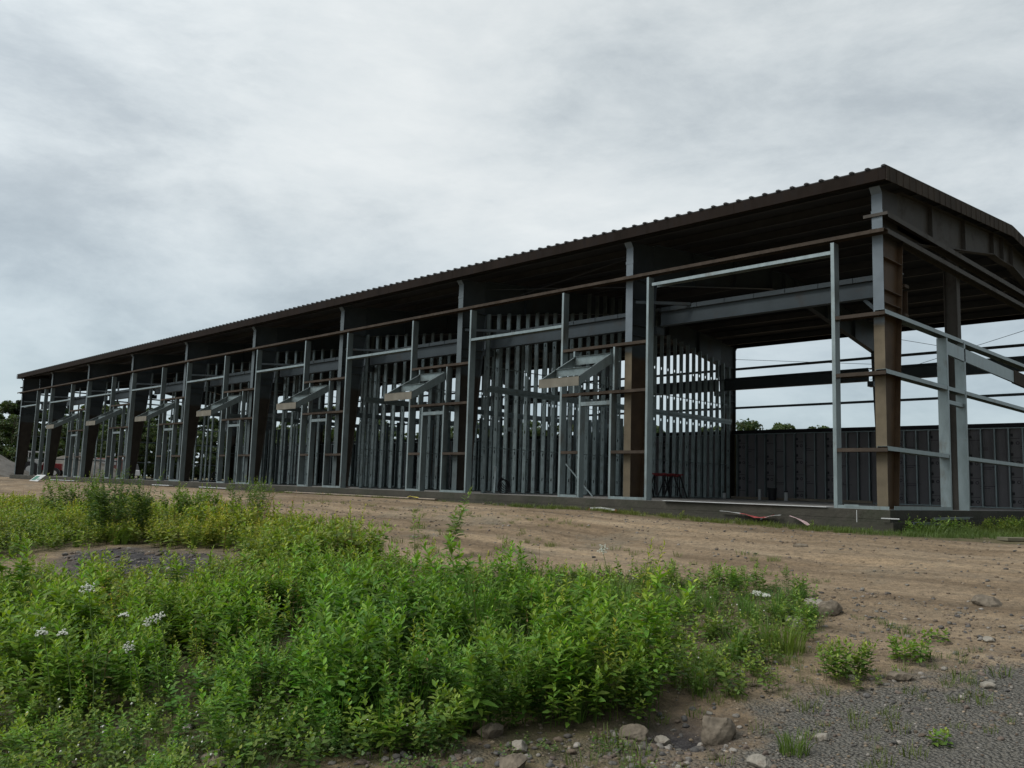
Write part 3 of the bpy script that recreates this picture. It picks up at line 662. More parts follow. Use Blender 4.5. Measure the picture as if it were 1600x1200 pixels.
def board(name, x0, x1, y0, y1, z, th, mt, label, cat, rz=0, tilt=0.):
    cx, cy = (x0+x1)/2, (y0+y1)/2; m = MB(); m.box(x0-cx, x1-cx, y0-cy, y1-cy, 0, th)
    o = m.build(name, mt, None, min(.004, th*.3)); o.location = (cx, cy, z); o.rotation_euler = (tilt, 0, rz); return tag(o, label, cat)
board('packing_sheet', -4.65, -.95, -.28, .10, .003, .012, white, 'thin pale sheet lying along the slab edge in the wide right opening', 'sheet', rz=.015)
board('board', -20.5, -12.3, -.40, -.31, -.22+.0, .03, cardb, 'long thin board on the footing ledge below the left half', 'board', rz=0.0)
board('board', -27.0, -24.6, -.5, -.34, -.2, .03, white, 'white board on the ledge beside the fifth column', 'board')
board('board', -31.6, -29.8, -.52, -.34, -.2, .03, white, 'white board further left on the ledge', 'board')
board('board', -45.6, -41.5, -.5, -.32, -.2, .03, white, 'pale board near the far end of the ledge', 'board')
sheetobj('cloth_scrap', [(-13.5, -.40, -.18, .04), (-13.35, -.41, -.16, .06), (-13.15, -.40, -.165, .06), (-13.05, -.40, -.18, .03)], .01, mat('yellow_scrap', (.5, .42, .1), .7), 'small yellow scrap lying on the thin board', 'scrap')
# red and white tape by the footing
tp = empty('barrier_tape', (0, 0, 0)); tag(tp, 'torn red and white barrier tape hanging over the footing', 'tape')
def strip(pts, mt, name, parent):
    o = sheetobj(name, pts, .006, mt, None, None); o.parent = parent
    return o
strip([(-3.15, -.36, -.15, .05), (-2.95, -.37, -.165, .04), (-2.75, -.38, -.17, .05), (-2.68, -.38, -.18, .03)], white, 'white_strip', tp)
strip([(-2.68, -.38, -.18, .05), (-2.5, -.40, -.215, .09), (-2.3, -.42, -.24, .1), (-2.1, -.40, -.22, .07), (-1.95, -.38, -.18, .03)], redtape, 'red_strip', tp)
strip([(-2.2, -.45, -.27, .03), (-2.05, -.42, -.22, .03), (-1.9, -.4, -.18, .03), (-1.8, -.4, -.17, .03)], white, 'white_strip', tp)
strip([(-1.62, -.38, -.18, .02), (-1.45, -.40, -.23, .05), (-1.3, -.42, -.28, .06), (-1.22, -.43, -.33, .05)], mat('pink_white_plastic', (.5, .36, .37), .6), 'loose_end', tp)
rb = empty('plastic_ribbon', (-.62, 0, 0)); tag(rb, 'dark red and white ribbon looped over the ground at the footing', 'ribbon')
def rib(pts, mt, name):
    m = MB()
    for a, b_ in zip(pts[:-1], pts[1:]): m.bar(a, b_, .045, .04)
    o = m.build(name, mt, rb); return o
rib([(-6.08, -.5, -.44), (-6.06, -.46, -.32), (-5.98, -.4, -.24)], redtape, 'red_end')
rib([(-5.98, -.4, -.235), (-5.7, -.38, -.215), (-5.4, -.4, -.235), (-5.25, -.4, -.25)], white, 'white_middle')
rib([(-5.25, -.4, -.25), (-5.18, -.42, -.31), (-5.15, -.44, -.38)], redtape, 'red_end')
# galvanised offcuts right of the corner
def offcut(a, b_, label):
    m = MB(); m.bar(a, b_, .10, .004); m.bar((a[0], a[1]-.05, a[2]-.02), (b_[0], b_[1]-.05, b_[2]-.02), .004, .045); return tag(m.build('metal_track', galv), label, 'metal track', 'galvanised offcuts in the weeds by the corner')
offcut((.42, .35, -.21), (.42, 2.1, -.235), 'longer galvanised offcut lying above the weeds beside the building corner')
offcut((.33, 1.6, -.14), (.33, 3.6, -.13), 'galvanised offcut behind the longer one, partly hidden')
board('plastic_scrap', .12, .42, -.36, -.31, -.16, .02, white, 'small white scrap on the ledge at the corner', 'scrap', rz=.2)
m = MB(); m.box(-.355, -.345, -.306, -.300, -.24, -.02); tag(m.build('grade_stake', white), 'thin white marker strip upright on the foundation face', 'marker')
sheetobj('wrapper', [(1.1, 5.0, -.2, .1), (1.25, 5.3, -.16, .16), (1.35, 5.7, -.18, .2), (1.4, 6.1, -.22, .15)], .01, mat('pale_yellow_paper', (.55, .55, .4), .7), 'crumpled pale yellow wrapper at the right edge', 'wrapper')
board('plank', 2.35, 2.62, -1.0, -.15, hz(2.4, -.5)+.01, .05, mat('mossy_plank', (.13, .12, .08), .9), 'short dark plank on the dirt at the right edge', 'plank', rz=-.7)
# leaning sign board at the far left corner of the slab
m = MB(); m.box(-.55, .55, -.02, .02, 0, .75, 0); m.box(-.43, .05, -.026, -.0205, .12, .6, 1); m.box(.15, .45, -.026, -.0205, .2, .3, 1)
o = m.build('leaning_sheet', [white, mat('green_print', (.05, .16, .12), .7)]); o.location = (-42.5, -2.2, hz(-42.5, -2.2)-.02); o.rotation_euler = (-.9, 0, .25); o.scale = (.72, .72, .72)
tag(o, 'white and green sheet lying propped in front of the far slab corner', 'sheet')

# ------------------------------------------------------------------ distant things beyond the far end
def mound(name, c, rx, ry, h, seed, label):
    n, k = 30, 48; rr = np.linspace(0, 1, n)[:, None]; th = np.linspace(0, 2*np.pi, k, endpoint=False)[None]
    r = np.random.default_rng(seed); ph = r.uniform(0, 6, 6)
    e = 1+.12*np.sin(2*th+ph[0])+.08*np.sin(3*th+ph[1])+.05*np.sin(5*th+ph[2])
    X = c[0]+rx*rr*np.cos(th)*e; Y = c[1]+ry*rr*np.sin(th)*e
    Z = h*(1-rr**1.15)**.95*np.ones_like(th)+.07*h*np.sin(X*1.3+ph[3])*np.sin(Y*1.1+ph[4])*(1-rr)+.03*h*np.sin(X*4)*np.sin(Y*3.7)*(1-rr)
    V = np.stack([X.ravel(), Y.ravel(), (Z+H0(X, Y)-.03).ravel()], 1)
    I = (np.arange(n-1)[:, None]*k+np.arange(k)[None]); J = (np.arange(n-1)[:, None]*k+(np.arange(k)[None]+1) % k)
    T = np.stack([I.ravel(), J.ravel(), (J+k).ravel(), (I+k).ravel()], 1)[:, ::-1]
    o = bpy.data.objects.new(name, fastmesh(name, V, T, moundm, None, True)); link(o); return tag(o, label, 'gravel pile')
mound('gravel_pile', (-80, 1.5), 10.5, 8, 3.4, 2, 'large grey gravel pile left of the building\'s far end')
mound('gravel_pile', (-84, 13.0), 6, 4.5, 2.6, 5, 'grey spoil mound seen through the farthest bays')
# small tractor
def wheel(parent, x, y, r, wd):
    m = MB(); m.tube((x, y-wd/2, r), (x, y+wd/2, r), r, n=20); w_ = m.build('wheel', blackm, parent)
    m = MB(); m.tube((x, y-wd/2-.02, r), (x, y+wd/2+.02, r), r*.45, n=14); h_ = m.build('rim', white, w_)
tr = empty('tractor', (-72, 6.6, hz(-72, 6.6)), 1.1); tag(tr, 'small white and red tractor with black wheels standing in the far bay', 'tractor')
wheel(tr, -.7, -.75, .65, .35); wheel(tr, -.7, .75, .65, .35); wheel(tr, 1.1, -.65, .42, .25); wheel(tr, 1.1, .65, .42, .25)
m = MB(); m.box(-1.0, .1, -.45, .45, .6, 1.05); m.box(.1, 1.5, -.33, .33, .65, 1.2); m.build('body', redm, tr, .04)
m = MB(); m.box(-.9, -.1, -.5, .5, 1.05, 1.5); m.build('seat_box', white, tr, .03)
m = MB(); m.box(-1.0, .1, -.55, .55, 2.05, 2.15); [m.box(x-.03, x+.03, y-.03, y+.03, 1.05, 2.05) for x in (-.95, .05) for y in (-.5, .5)]; m.build('canopy', white, tr)
m = MB(); m.tube((.8, .2, 1.2), (.8, .2, 2.9), .05); m.build('exhaust', cardb, tr)
# parked truck facing the camera
yel = mat('yellow_paint', (.55, .28, .05), .5); glassm = mat('dark_glass', (.30, .30, .30), .15)
tk = empty('parked_truck', (-82.0, 15.2, hz(-82, 15)), math.radians(-35)); tag(tk, 'parked work truck with pale windscreen and yellow bumper seen through a far bay', 'truck')
m = MB(); m.box(-5, 0, -1.1, 1.1, .55, 2.0); m.build('body', mat('maroon_paint', (.16, .07, .06), .5), tk, .08)
m = MB(); m.box(.01, .03, -.95, .95, 1.35, 1.9); m.build('windscreen', glassm, tk)
m = MB(); m.box(.0, .35, -1.12, 1.12, .35, .85); m.build('bumper', yel, tk, .04)
for y in (-.85, 0, .85): m = MB(); m.tube((.36, y, .68), (.40, y, .68), .14, n=12); m.build('headlight', white, tk)
for x in (-4, -.7):
    for y in (-1, 1): wheel(tk, x, y, .42, .28)
pk = empty('parked_car', (-84.5, 18.6, hz(-84, 18)), math.radians(-20)); tag(pk, 'white car parked far off behind the fourth bay from the left end', 'car')
m = MB(); m.hexa([(-2.2, -.85, .35), (2.2, -.85, .35), (2.2, .85, .35), (-2.2, .85, .35), (-2.1, -.8, 1.0), (2.0, -.8, .95), (2.0, .8, .95), (-2.1, .8, 1.0)]); m.build('body', white, pk, .08)
m = MB(); m.hexa([(-1.6, -.75, 1.0), (1.0, -.75, 1.0), (1.0, .75, 1.0), (-1.6, .75, 1.0), (-1.2, -.62, 1.55), (.3, -.62, 1.55), (.3, .62, 1.55), (-1.2, .62, 1.55)]); m.build('cabin', blackm, pk, .05)
m = MB(); m.box(-1.1, .2, -.6, .6, 1.552, 1.58); m.build('roof', white, pk)
for x in (-1.4, 1.4):
    for y in (-.8, .8): wheel(pk, x, y, .33, .2)
# person in red
def skin(name, pts, edges, mt, parent=None, sub=2):
    me = bpy.data.meshes.new(name); me.from_pydata([p[:3] for p in pts], edges, []); me.materials.append(mt)
    o = bpy.data.objects.new(name, me); link(o, parent); sk = o.modifiers.new('skin', 'SKIN'); o.modifiers.new('sub', 'SUBSURF').levels = sub; o.modifiers['sub'].render_levels = sub
    for i, p in enumerate(pts):
        v = me.skin_vertices[0].data[i]; v.radius = (p[3], p[4] if len(p) > 4 else p[3]); v.use_root = (i == 0)
    return o
body = [(0, 0, .95, .15, .11), (0, 0, 1.15, .13, .1), (0, 0, 1.35, .17, .11), (0, 0, 1.47, .07, .07), (0, .01, 1.54, .055), (0, -.01, 1.63, .09, .1), (0, 0, 1.73, .07, .08),
        (.2, 0, 1.42, .06), (.25, -.03, 1.15, .045), (.22, -.18, .95, .035), (.21, -.25, .9, .03), (-.2, 0, 1.42, .06), (-.25, -.02, 1.15, .045), (-.24, -.08, .9, .035), (-.24, -.12, .83, .03),
        (.09, 0, .88, .09), (.11, -.02, .5, .065), (.12, .02, .09, .045), (.12, -.12, .03, .04), (-.09, 0, .88, .09), (-.11, .0, .5, .065), (-.12, .04, .09, .045), (-.12, -.1, .03, .04)]
be = [(0, 1), (1, 2), (2, 3), (3, 4), (4, 5), (5, 6), (2, 7), (7, 8), (8, 9), (9, 10), (2, 11), (11, 12), (12, 13), (13, 14), (0, 15), (15, 16), (16, 17), (17, 18), (0, 19), (19, 20), (20, 21), (21, 22)]
pe = skin('person', body, be, mat('skin', (.35, .2, .14), .6)); pe.location = (-83.6, 17.4, hz(-84, 17.5)); pe.rotation_euler = (0, 0, .9); pe.scale = (1, 1, 1)
tag(pe, 'person in a red shirt and dark trousers standing beyond the far bays', 'person')
skin('shirt', [(0, 0, .93, .17, .13), (0, 0, 1.15, .15, .12), (0, 0, 1.36, .19, .13), (0, 0, 1.46, .09, .085), (.21, 0, 1.41, .075), (.255, -.02, 1.2, .065), (-.21, 0, 1.41, .075), (-.255, -.02, 1.2, .065)], [(0, 1), (1, 2), (2, 3), (2, 4), (4, 5), (2, 6), (6, 7)], mat('red_shirt', (.5, .08, .08), .8), pe)
skin('trousers', [(0, 0, .96, .155, .115), (.09, 0, .86, .1), (.11, -.02, .5, .075), (.12, .02, .1, .06), (-.09, 0, .86, .1), (-.11, 0, .5, .075), (-.12, .04, .1, .06)], [(0, 1), (1, 2), (2, 3), (0, 4), (4, 5), (5, 6)], blackm, pe)
skin('hair', [(0, .015, 1.68, .095, .1), (0, .01, 1.755, .075, .085)], [(0, 1)], blackm, pe)

# ------------------------------------------------------------------ trees
def tree_proto(seed, h, r, n, tall=False, conifer=False):
    g = np.random.default_rng(seed); lobes = []
    if conifer:
        for i in range(46):
            t = g.uniform(.12, 1); a = g.uniform(0, 6.28); rr = r*(1-t)**.8*g.uniform(.4, 1)+.1
            lobes.append((rr*math.cos(a), rr*math.sin(a), h*t, .55+.9*(1-t), .35))
    else:
        for i in range(30):
            t = g.uniform(.07, .95); a = g.uniform(0, 6.28); prof = math.sin(math.pi*min(1, (t-.05)))**.6
            rr = r*prof*g.uniform(.15, .95); s = g.uniform(.16, .30)*r*1.15
            lobes.append((rr*math.cos(a), rr*math.sin(a), h*t, s, s*.72))
    lobes = np.array(lobes); idx = g.integers(0, len(lobes), n); Lb = lobes[idx]
    d = g.normal(size=(n, 3)); d /= np.linalg.norm(d, axis=1)[:, None]; d[:, 2] = np.where(d[:, 2] < -.3, -d[:, 2]*.6, d[:, 2])
    rad = g.uniform(.55, 1.12, n)**.7
    c = Lb[:, :3]+d*rad[:, None]*np.stack([Lb[:, 3], Lb[:, 3], Lb[:, 4]], 1)
    sz = g.uniform(.12, .30, n)*(1.0 if not conifer else .9)*(h/11)
    nrm = d+g.normal(size=(n, 3))*.7; nrm /= np.linalg.norm(nrm, axis=1)[:, None]
    u = np.cross(nrm, g.normal(size=(n, 3))); u /= np.linalg.norm(u, axis=1)[:, None]; v = np.cross(nrm, u)
    P = np.stack([c-u*sz[:, None], c+v*sz[:, None]*.6, c+u*sz[:, None]*1.1, c-v*sz[:, None]*.55], 1).reshape(-1, 3)
    T = np.arange(4*n).reshape(n, 4)
    lob = g.uniform(.75, 1.3, len(lobes))[idx]
    base = np.array([.040, .068, .024]) if not conifer else np.array([.020, .036, .017])
    col = base*lob[:, None]*g.uniform(.7, 1.35, n)[:, None]; col[:, 0] *= g.uniform(.8, 1.5, n)
    crown = fastmesh('crown', P, T, leaf, np.repeat(col, 4, 0))
    m = MB(); pts = [(0, 0, -.3, .035*h**.9), (.1, .05, h*.3, .024*h**.9), (-.05, .1, h*.6, .015*h**.9), (0, 0, h*.92, .02)]
    for a, b_ in zip(pts[:-1], pts[1:]): m.tube(a[:3], b_[:3], a[3], b_[3], n=8)
    for L_ in lobes[:: 3]:
        z0 = max(h*.15, L_[2]-.35*math.hypot(L_[0], L_[1])-.3); m.tube((0, 0, z0), tuple(L_[:3]), .06, .02, n=5)
    return crown, m.mesh('trunk', bark)
protos = [tree_proto(1, 10.5, 4.2, 9000), tree_proto(2, 12, 4.6, 10000), tree_proto(3, 9, 4.4, 8500), tree_proto(4, 14, 3.0, 8000, conifer=True), tree_proto(5, 13, 3.6, 9000)]
rt = random.Random(5)
def tree(x, y, k, s, label, group, first=[0]):
    o = empty('tree', (x, y, float(H0(x, y))), rt.uniform(0, 6.28)); o.scale = (s, s*rt.uniform(.9, 1.1), s*rt.uniform(.92, 1.08))
    for nm, me in zip(('crown', 'trunk'), protos[k]): c = bpy.data.objects.new(nm, me); link(c, o)
    return tag(o, label, 'tree', group)
C0 = (6.58, -15.94)
def atpx(px, D):       # bearing of a compass direction measured from the viewpoint, D metres away
    f = 1348.4; dx = (px-800)/f; vx = F.x+R.x*dx; vy = F.y+R.y*dx; n = math.hypot(vx, vy); return C0[0]+vx/n*D, C0[1]+vy/n*D
# left end wood
for i in range(34):
    px = -130+i*19+rt.uniform(-7, 7); D = rt.uniform(128, 150); x, y = atpx(px, D)
    tree(x, y, rt.choice([0, 1, 3, 4, 1, 4, 3]), rt.uniform(.70, .92), 'tree in the dense wood beyond the far end of the building', 'trees of the wood past the far end')
for i in range(22):
    px = -120+i*29+rt.uniform(-8, 8); x, y = atpx(px, rt.uniform(112, 124))
    tree(x, y, rt.choice([0, 2, 2]), rt.uniform(.55, .75), 'lower leafy tree along the front edge of the left wood', 'trees at the front edge of the wood')
# treeline behind the rear wall
for i in range(24):
    px = 500+i*28+rt.uniform(-9, 9)
    x, y = atpx(px, rt.uniform(125, 150)); tree(x, y, rt.choice([0, 1, 2]), rt.uniform(.80, .98), 'tree in the treeline behind the rear wall', 'trees of the treeline behind the rear wall')
for px, D, k, s, lab in ((1186, 120, 2, 1.2, 'rounded tree just right of the rear column above the wall'), (1222, 122, 0, 1.08, 'airy topped tree above the middle of the rear wall'), (1246, 126, 1, .90, 'broad tree beside the airy topped one'), (1272, 124, 2, 1.15, 'low tree left of the galvanised post'),
                         (1296, 124, 0, 1.0, 'tree right behind the galvanised jamb post'), (1322, 122, 2, 1.15, 'tree between the jamb post and the corner column'), (1348, 124, 0, .95, 'tree against the left edge of the corner column'), (1380, 126, 2, 1.1, 'tree hidden behind the corner column'), (1467, 122, 0, 1.0, 'lone tree top behind the gable door post'), (1150, 124, 2, 1.1, 'low tree at the rear column')):
    s *= .88
    x, y = atpx(px, D); tree(x, y, k, s, lab, None)

# ------------------------------------------------------------------ plants (numpy prototypes merged into one mesh per kind of cover)
def leafset(g, base, dirs, L_, Wd, droop, col):
    # base (n,3), dirs (n,3) unit: returns verts (n*6,3), tris: six vertex folded leaf with a pointed tip
    n = len(base); up = np.array([0, 0, 1.]); side = np.cross(dirs, up); side /= np.linalg.norm(side, axis=1)[:, None]+1e-6
    tw = g.normal(size=n)*.35; nn = np.cross(side, dirs); side = side*np.cos(tw)[:, None]+nn*np.sin(tw)[:, None]; nn = np.cross(side, dirs)
    l = L_[:, None]; wd = Wd[:, None]; dr = (droop*L_)[:, None]*up
    p0 = base; pm = base+dirs*l*.45-dr*.12-nn*wd*.12; pl = base+dirs*l*.42-side*wd*.5-dr*.1+nn*wd*.1; pr = base+dirs*l*.42+side*wd*.5-dr*.1+nn*wd*.1
    pt = base+dirs*l-dr*.6; pq = base+dirs*l*.75-dr*.3-nn*wd*.06
    pl2 = base+dirs*l*.74-side*wd*.3-dr*.3; pr2 = base+dirs*l*.74+side*wd*.3-dr*.3
    V = np.stack([p0, pm, pl, pr, pt, pq, pl2, pr2], 1).reshape(-1, 3)
    t = np.array([[0, 1, 2], [0, 3, 1], [2, 1, 5], [2, 5, 6], [1, 3, 7], [1, 7, 5], [6, 5, 4], [5, 7, 4]])
    T = (np.arange(n)[:, None, None]*8+t[None]).reshape(-1, 3)
    return V, T, np.repeat(col, 8, 0)
def leafset_lo(g, base, dirs, L_, Wd, droop, col):
    n = len(base); up = np.array([0, 0, 1.]); side = np.cross(dirs, up); side /= np.linalg.norm(side, axis=1)[:, None]+1e-6
    tw = g.normal(size=n)*.4; nn = np.cross(side, dirs); side = side*np.cos(tw)[:, None]+nn*np.sin(tw)[:, None]
    l = L_[:, None]; wd = Wd[:, None]; dr = (droop*L_)[:, None]*up
    V = np.stack([base, base+dirs*l*.45-side*wd*.5-dr*.1, base+dirs*l-dr*.6, base+dirs*l*.45+side*wd*.5-dr*.1], 1).reshape(-1, 3)
    T = (np.arange(n)[:, None, None]*4+np.array([[0, 1, 2], [0, 2, 3]])[None]).reshape(-1, 3)
    return V, T, np.repeat(col, 4, 0)
def join(parts):
    V = []; T = []; C = []; o = 0
    for v, t, c in parts: V.append(v); T.append(t+o); C.append(c); o += len(v)
    return np.concatenate(V), np.concatenate(T), np.concatenate(C)
def stemgeo(pts, r, col):
    V = []; n = len(pts); T = []
    for i, p in enumerate(pts):
        rr = r*(1-.6*i/(n-1))
        for k in range(3): a = k*2.0944; V.append((p[0]+rr*math.cos(a), p[1]+rr*math.sin(a), p[2]))
    for i in range(n-1):
        for k in range(3): a, b_ = 3*i+k, 3*i+(k+1) % 3; T += [(a, b_, b_+3), (a, b_+3, a+3)]
    return np.array(V), np.array(T), np.tile(col, (len(V), 1))
GREEN = np.array([.082, .155, .022])
def weed(seed, h, stems, nl, L0, W0, base=GREEN, lo=False, spread=.12, tipgain=1.9, branch=0, lowleaf=.18):
    g = np.random.default_rng(seed); parts = []; fn = leafset_lo if lo else leafset
    for s in range(stems):
        a = g.uniform(0, 6.28); r0 = spread*math.sqrt(g.uniform(0, 1)) if stems > 1 else 0; hh = h*g.uniform(.7, 1.05) if s else h
        b0 = np.array([r0*math.cos(a), r0*math.sin(a), -.02]); lean = np.array([math.cos(a), math.sin(a)])*g.uniform(.02, .28)*hh
        f = np.linspace(0, 1, 7)[:, None]; pts = b0+np.concatenate([lean*f**1.6, f*hh], 1)
        parts.append(stemgeo(pts, .0032*(hh/.6)**.5, base*.75))
        axes = [(pts, nl, 1.)]
        for q in range(branch):
            t = g.uniform(.35, .85); p = pts[int(t*6)]; aa = g.uniform(0, 6.28); bl = hh*g.uniform(.15, .3)
            pp = p+np.concatenate([np.array([math.cos(aa), math.sin(aa)])*f*bl*.7, f*bl*.8], 1); parts.append(stemgeo(pp, .002, base*.8)); axes.append((pp, nl//3, .8))
        for ax, m_, sc in axes:
            t = np.linspace(lowleaf if sc == 1. else .1, 1, m_)**.85; p = np.stack([np.interp(t, np.linspace(0, 1, 7), ax[:, k]) for k in range(3)], 1)
            az = np.arange(m_)*2.4+g.uniform(0, 6)+g.normal(size=m_)*.3; el = .15+.95*t**3+g.normal(size=m_)*.18
            d = np.stack([np.cos(az)*np.cos(el), np.sin(az)*np.cos(el), np.sin(el)], 1)
            L_ = L0*sc*(.65+.5*np.sin(np.pi*np.clip(t, .05, .93)))*g.uniform(.75, 1.25, m_); L_ *= np.where(t > .9, .75, 1)
            c = base*(g.uniform(.62, 1.12, m_)*(1+(tipgain-.9)*t**2.6))[:, None]; c[:, 0] *= g.uniform(.85, 1.35, m_)*(1+.25*t**4)
            parts.append(fn(g, p, d, L_, L_*W0, g.uniform(.1, .6, m_), c))
    return join(parts)
def grasstuft(seed, n, h, base, spread=.05, wd=.005):
    g = np.random.default_rng(seed); a = g.uniform(0, 6.28, n); r = spread*np.sqrt(g.uniform(0, 1, n)); b0 = np.stack([r*np.cos(a), r*np.sin(a), np.zeros(n)], 1)
    hh = h*g.uniform(.5, 1.1, n); ln = g.uniform(.1, .7, n)*hh; a2 = a+g.normal(size=n)*.6; d = np.stack([np.cos(a2), np.sin(a2), np.zeros(n)], 1)
    s = np.stack([-np.sin(a2+g.normal(size=n)*.8), np.cos(a2), np.zeros(n)], 1)*wd*.5
    rows = []
    for t in (0, .4, .75):
        c = b0+d*(ln*t**2)[:, None]+np.array([0, 0, 1])*(hh*t*(1-.15*t))[:, None]; rows += [c-s*(1-t*.5), c+s*(1-t*.5)]
    rows.append(b0+d*ln[:, None]+np.array([0, 0, 1])*(hh*.85)[:, None])
    V = np.stack(rows, 1).reshape(-1, 3); t = np.array([[0, 1, 3], [0, 3, 2], [2, 3, 5], [2, 5, 4], [4, 5, 6]])
    T = (np.arange(n)[:, None, None]*7+t[None]).reshape(-1, 3); c = base*g.uniform(.7, 1.35, n)[:, None]
    return V, T, np.repeat(c, 7, 0)
def blob(seed, r, col, c=(0, 0, 0), flat=.6, sub=1):
    g = np.random.default_rng(seed); p = (1+5**.5)/2
    v = np.array([(-1, p, 0), (1, p, 0), (-1, -p, 0), (1, -p, 0), (0, -1, p), (0, 1, p), (0, -1, -p), (0, 1, -p), (p, 0, -1), (p, 0, 1), (-p, 0, -1), (-p, 0, 1)], float)/math.sqrt(1+p*p)
    t = [(0, 11, 5), (0, 5, 1), (0, 1, 7), (0, 7, 10), (0, 10, 11), (1, 5, 9), (5, 11, 4), (11, 10, 2), (10, 7, 6), (7, 1, 8), (3, 9, 4), (3, 4, 2), (3, 2, 6), (3, 6, 8), (3, 8, 9), (4, 9, 5), (2, 4, 11), (6, 2, 10), (8, 6, 7), (9, 8, 1)]
    for _ in range(sub):
        v = list(map(tuple, v)); cache = {}; nt_ = []
        def mid(a, b_):
            k = (min(a, b_), max(a, b_))
            if k not in cache:
                q = np.array(v[a])+np.array(v[b_]); q /= np.linalg.norm(q); v.append(tuple(q)); cache[k] = len(v)-1
            return cache[k]
        for a, b_, c_ in t: x, y, z = mid(a, b_), mid(b_, c_), mid(c_, a); nt_ += [(a, x, z), (b_, y, x), (c_, z, y), (x, y, z)]
        t = nt_; v = np.array(v)
    v = np.array(v)
    # facets: cut with random planes, then lumps
    for _ in range(7):
        n_ = g.normal(size=3); n_ /= np.linalg.norm(n_); dd = g.uniform(.45, .85); s = v@n_; v = v-np.outer(np.clip(s-dd, 0, None), n_)
    v = v*(1+.06*g.normal(size=(len(v), 1)))
    v = v*np.array([1, g.uniform(.65, .95), flat])*r+np.array(c)
    return v, np.array(t), np.tile(col, (len(v), 1))
class Scatter:
    def __init__(s): s.V = []; s.T = []; s.C = []; s.o = 0
    def add(s, proto, x, y, z, rz, sc, hue=(1, 1, 1), tilt=0.):
        v, t, c = proto; cr, sr = math.cos(rz), math.sin(rz); q = np.empty_like(v)
        q[:, 0] = (v[:, 0]*cr-v[:, 1]*sr)*sc+x+tilt*v[:, 2]*sc; q[:, 1] = (v[:, 0]*sr+v[:, 1]*cr)*sc+y; q[:, 2] = v[:, 2]*sc+z
        s.V.append(q); s.T.append(t+s.o); s.C.append(c*np.array(hue)); s.o += len(v)
    def build(s, name, mt, label, cat, kind='stuff', smooth=False):
        o = bpy.data.objects.new(name, fastmesh(name, np.concatenate(s.V), np.concatenate(s.T), mt, np.concatenate(s.C), smooth)); link(o); return tag(o, label, cat, None, kind)
def pts_in(poly, dens, g):
    P = np.array(poly); lo, hi = P.min(0), P.max(0); n = int(dens*(hi-lo).prod()); X = g.uniform(lo[0], hi[0], n); Y = g.uniform(lo[1], hi[1], n); k = inside(poly, X, Y); return X[k], Y[k]
def patchy(x, y, f=1.1, o=0.): return .5+.5*math.sin(x*f+1.3*math.sin(y*f*.8+o)+o)*math.cos(y*f*1.1+.9*math.sin(x*f*.7))
def hueat(x, y, g):
    p = patchy(x, y, .9, 2.); yel = patchy(x, y, .55, 5.); j = g.uniform(.85, 1.15)
    lf = 1/(1+math.exp((x+1.2)*1.1))
    return np.array([(.84+.36*yel+.20*lf), (1.0+.14*yel+.1*p+.06*lf), (1.0-.1*yel)])*j
near = [weed(20+i, .48+.05*i, 3, 26+2*i, .062+.009*i, .44-.03*i, spread=.07, branch=1+i % 3) for i in range(6)]
near += [weed(30+i, .5, 3, 26, .055, .62, base=np.array([.066, .13, .024]), spread=.08, branch=1) for i in range(3)]
near += [weed(36+i, .62, 2, 36, .085, .24, base=np.array([.075, .145, .022]), spread=.05, branch=2) for i in range(3)]
low = [weed(50+i, .24, 4, 12, .05, .55, base=np.array([.085, .135, .03]), spread=.1) for i in range(4)]
mids = [weed(60+i, .5, 4, 18, .095, .42, lo=True, spread=.16, branch=1, base=np.array([.085, .135, .026])) for i in range(4)]
tuft = [grasstuft(70+i, 46, .34, np.array([.085, .15, .03])) for i in range(3)]
shorttuft = [grasstuft(80+i, 30, .09, np.array([.085, .11, .03]), .07, .004) for i in range(3)]
clover = [weed(90+i, .10, 7, 5, .028, .95, base=np.array([.06, .10, .035]), spread=.11, lo=True, lowleaf=.5) for i in range(3)]
g = np.random.default_rng(101)
sc = Scatter()
def sow(zone, dens, protos, smin, smax, thin=0., patch=(1.1, 0.), sc=sc, gap=0.):
    X, Y = pts_in(ZN[zone] if isinstance(zone, str) else zone, dens, g)
    for x, y in zip(X, Y):
        p = patchy(x, y, *patch)
        if gap and patchy(x, y, 2.9, 1.3)*.75+.25*patchy(x, y, 7., 4.) < gap: continue
        if g.uniform() < thin*(1-p): continue
        if math.hypot(x-3.42, y+11.2) < .33: continue
        sc.add(protos[g.integers(len(protos))], x, y, hz(x, y), g.uniform(0, 6.28), g.uniform(smin, smax)*(.8+.35*p), hueat(x, y, g), g.normal()*.08)
sow('A', 46, near, .62, 1.25, .45, gap=.42)
sow('A', 20, low, .8, 1.5, gap=.2)
sow('B', 18, near, .45, .85, .5)
sow('B', 40, low, .7, 1.2, .3)
sow('C', 11, near, .28, .55, 1., (2.6, 1.), gap=.40)
sow('C', 24, low, .6, 1.2, .6, (2.2, 1.), gap=.3)
sow('E', 26, mids, .5, .85, .3)
sow('G', 20, mids, .5, .8, .3)
sow('D', 24, mids, .55, 1.25, .75, (1.3, .4), gap=.25)
sow('D', 14, low, 1., 1.8, .4)
sow('P', 2.2, low, .6, 1.3, .8)
ylw = [weed(500+i, .62, 2, 40, .06, .3, base=np.array([.15, .19, .028]), spread=.05, branch=2) for i in range(2)]
dead = [weed(510+i, .6, 2, 9, .05, .2, base=np.array([.13, .09, .05]), spread=.05, lo=True) for i in range(2)]
broad = [weed(520+i, .34, 4, 20, .046, .62, base=np.array([.075, .15, .03]), spread=.08) for i in range(3)]
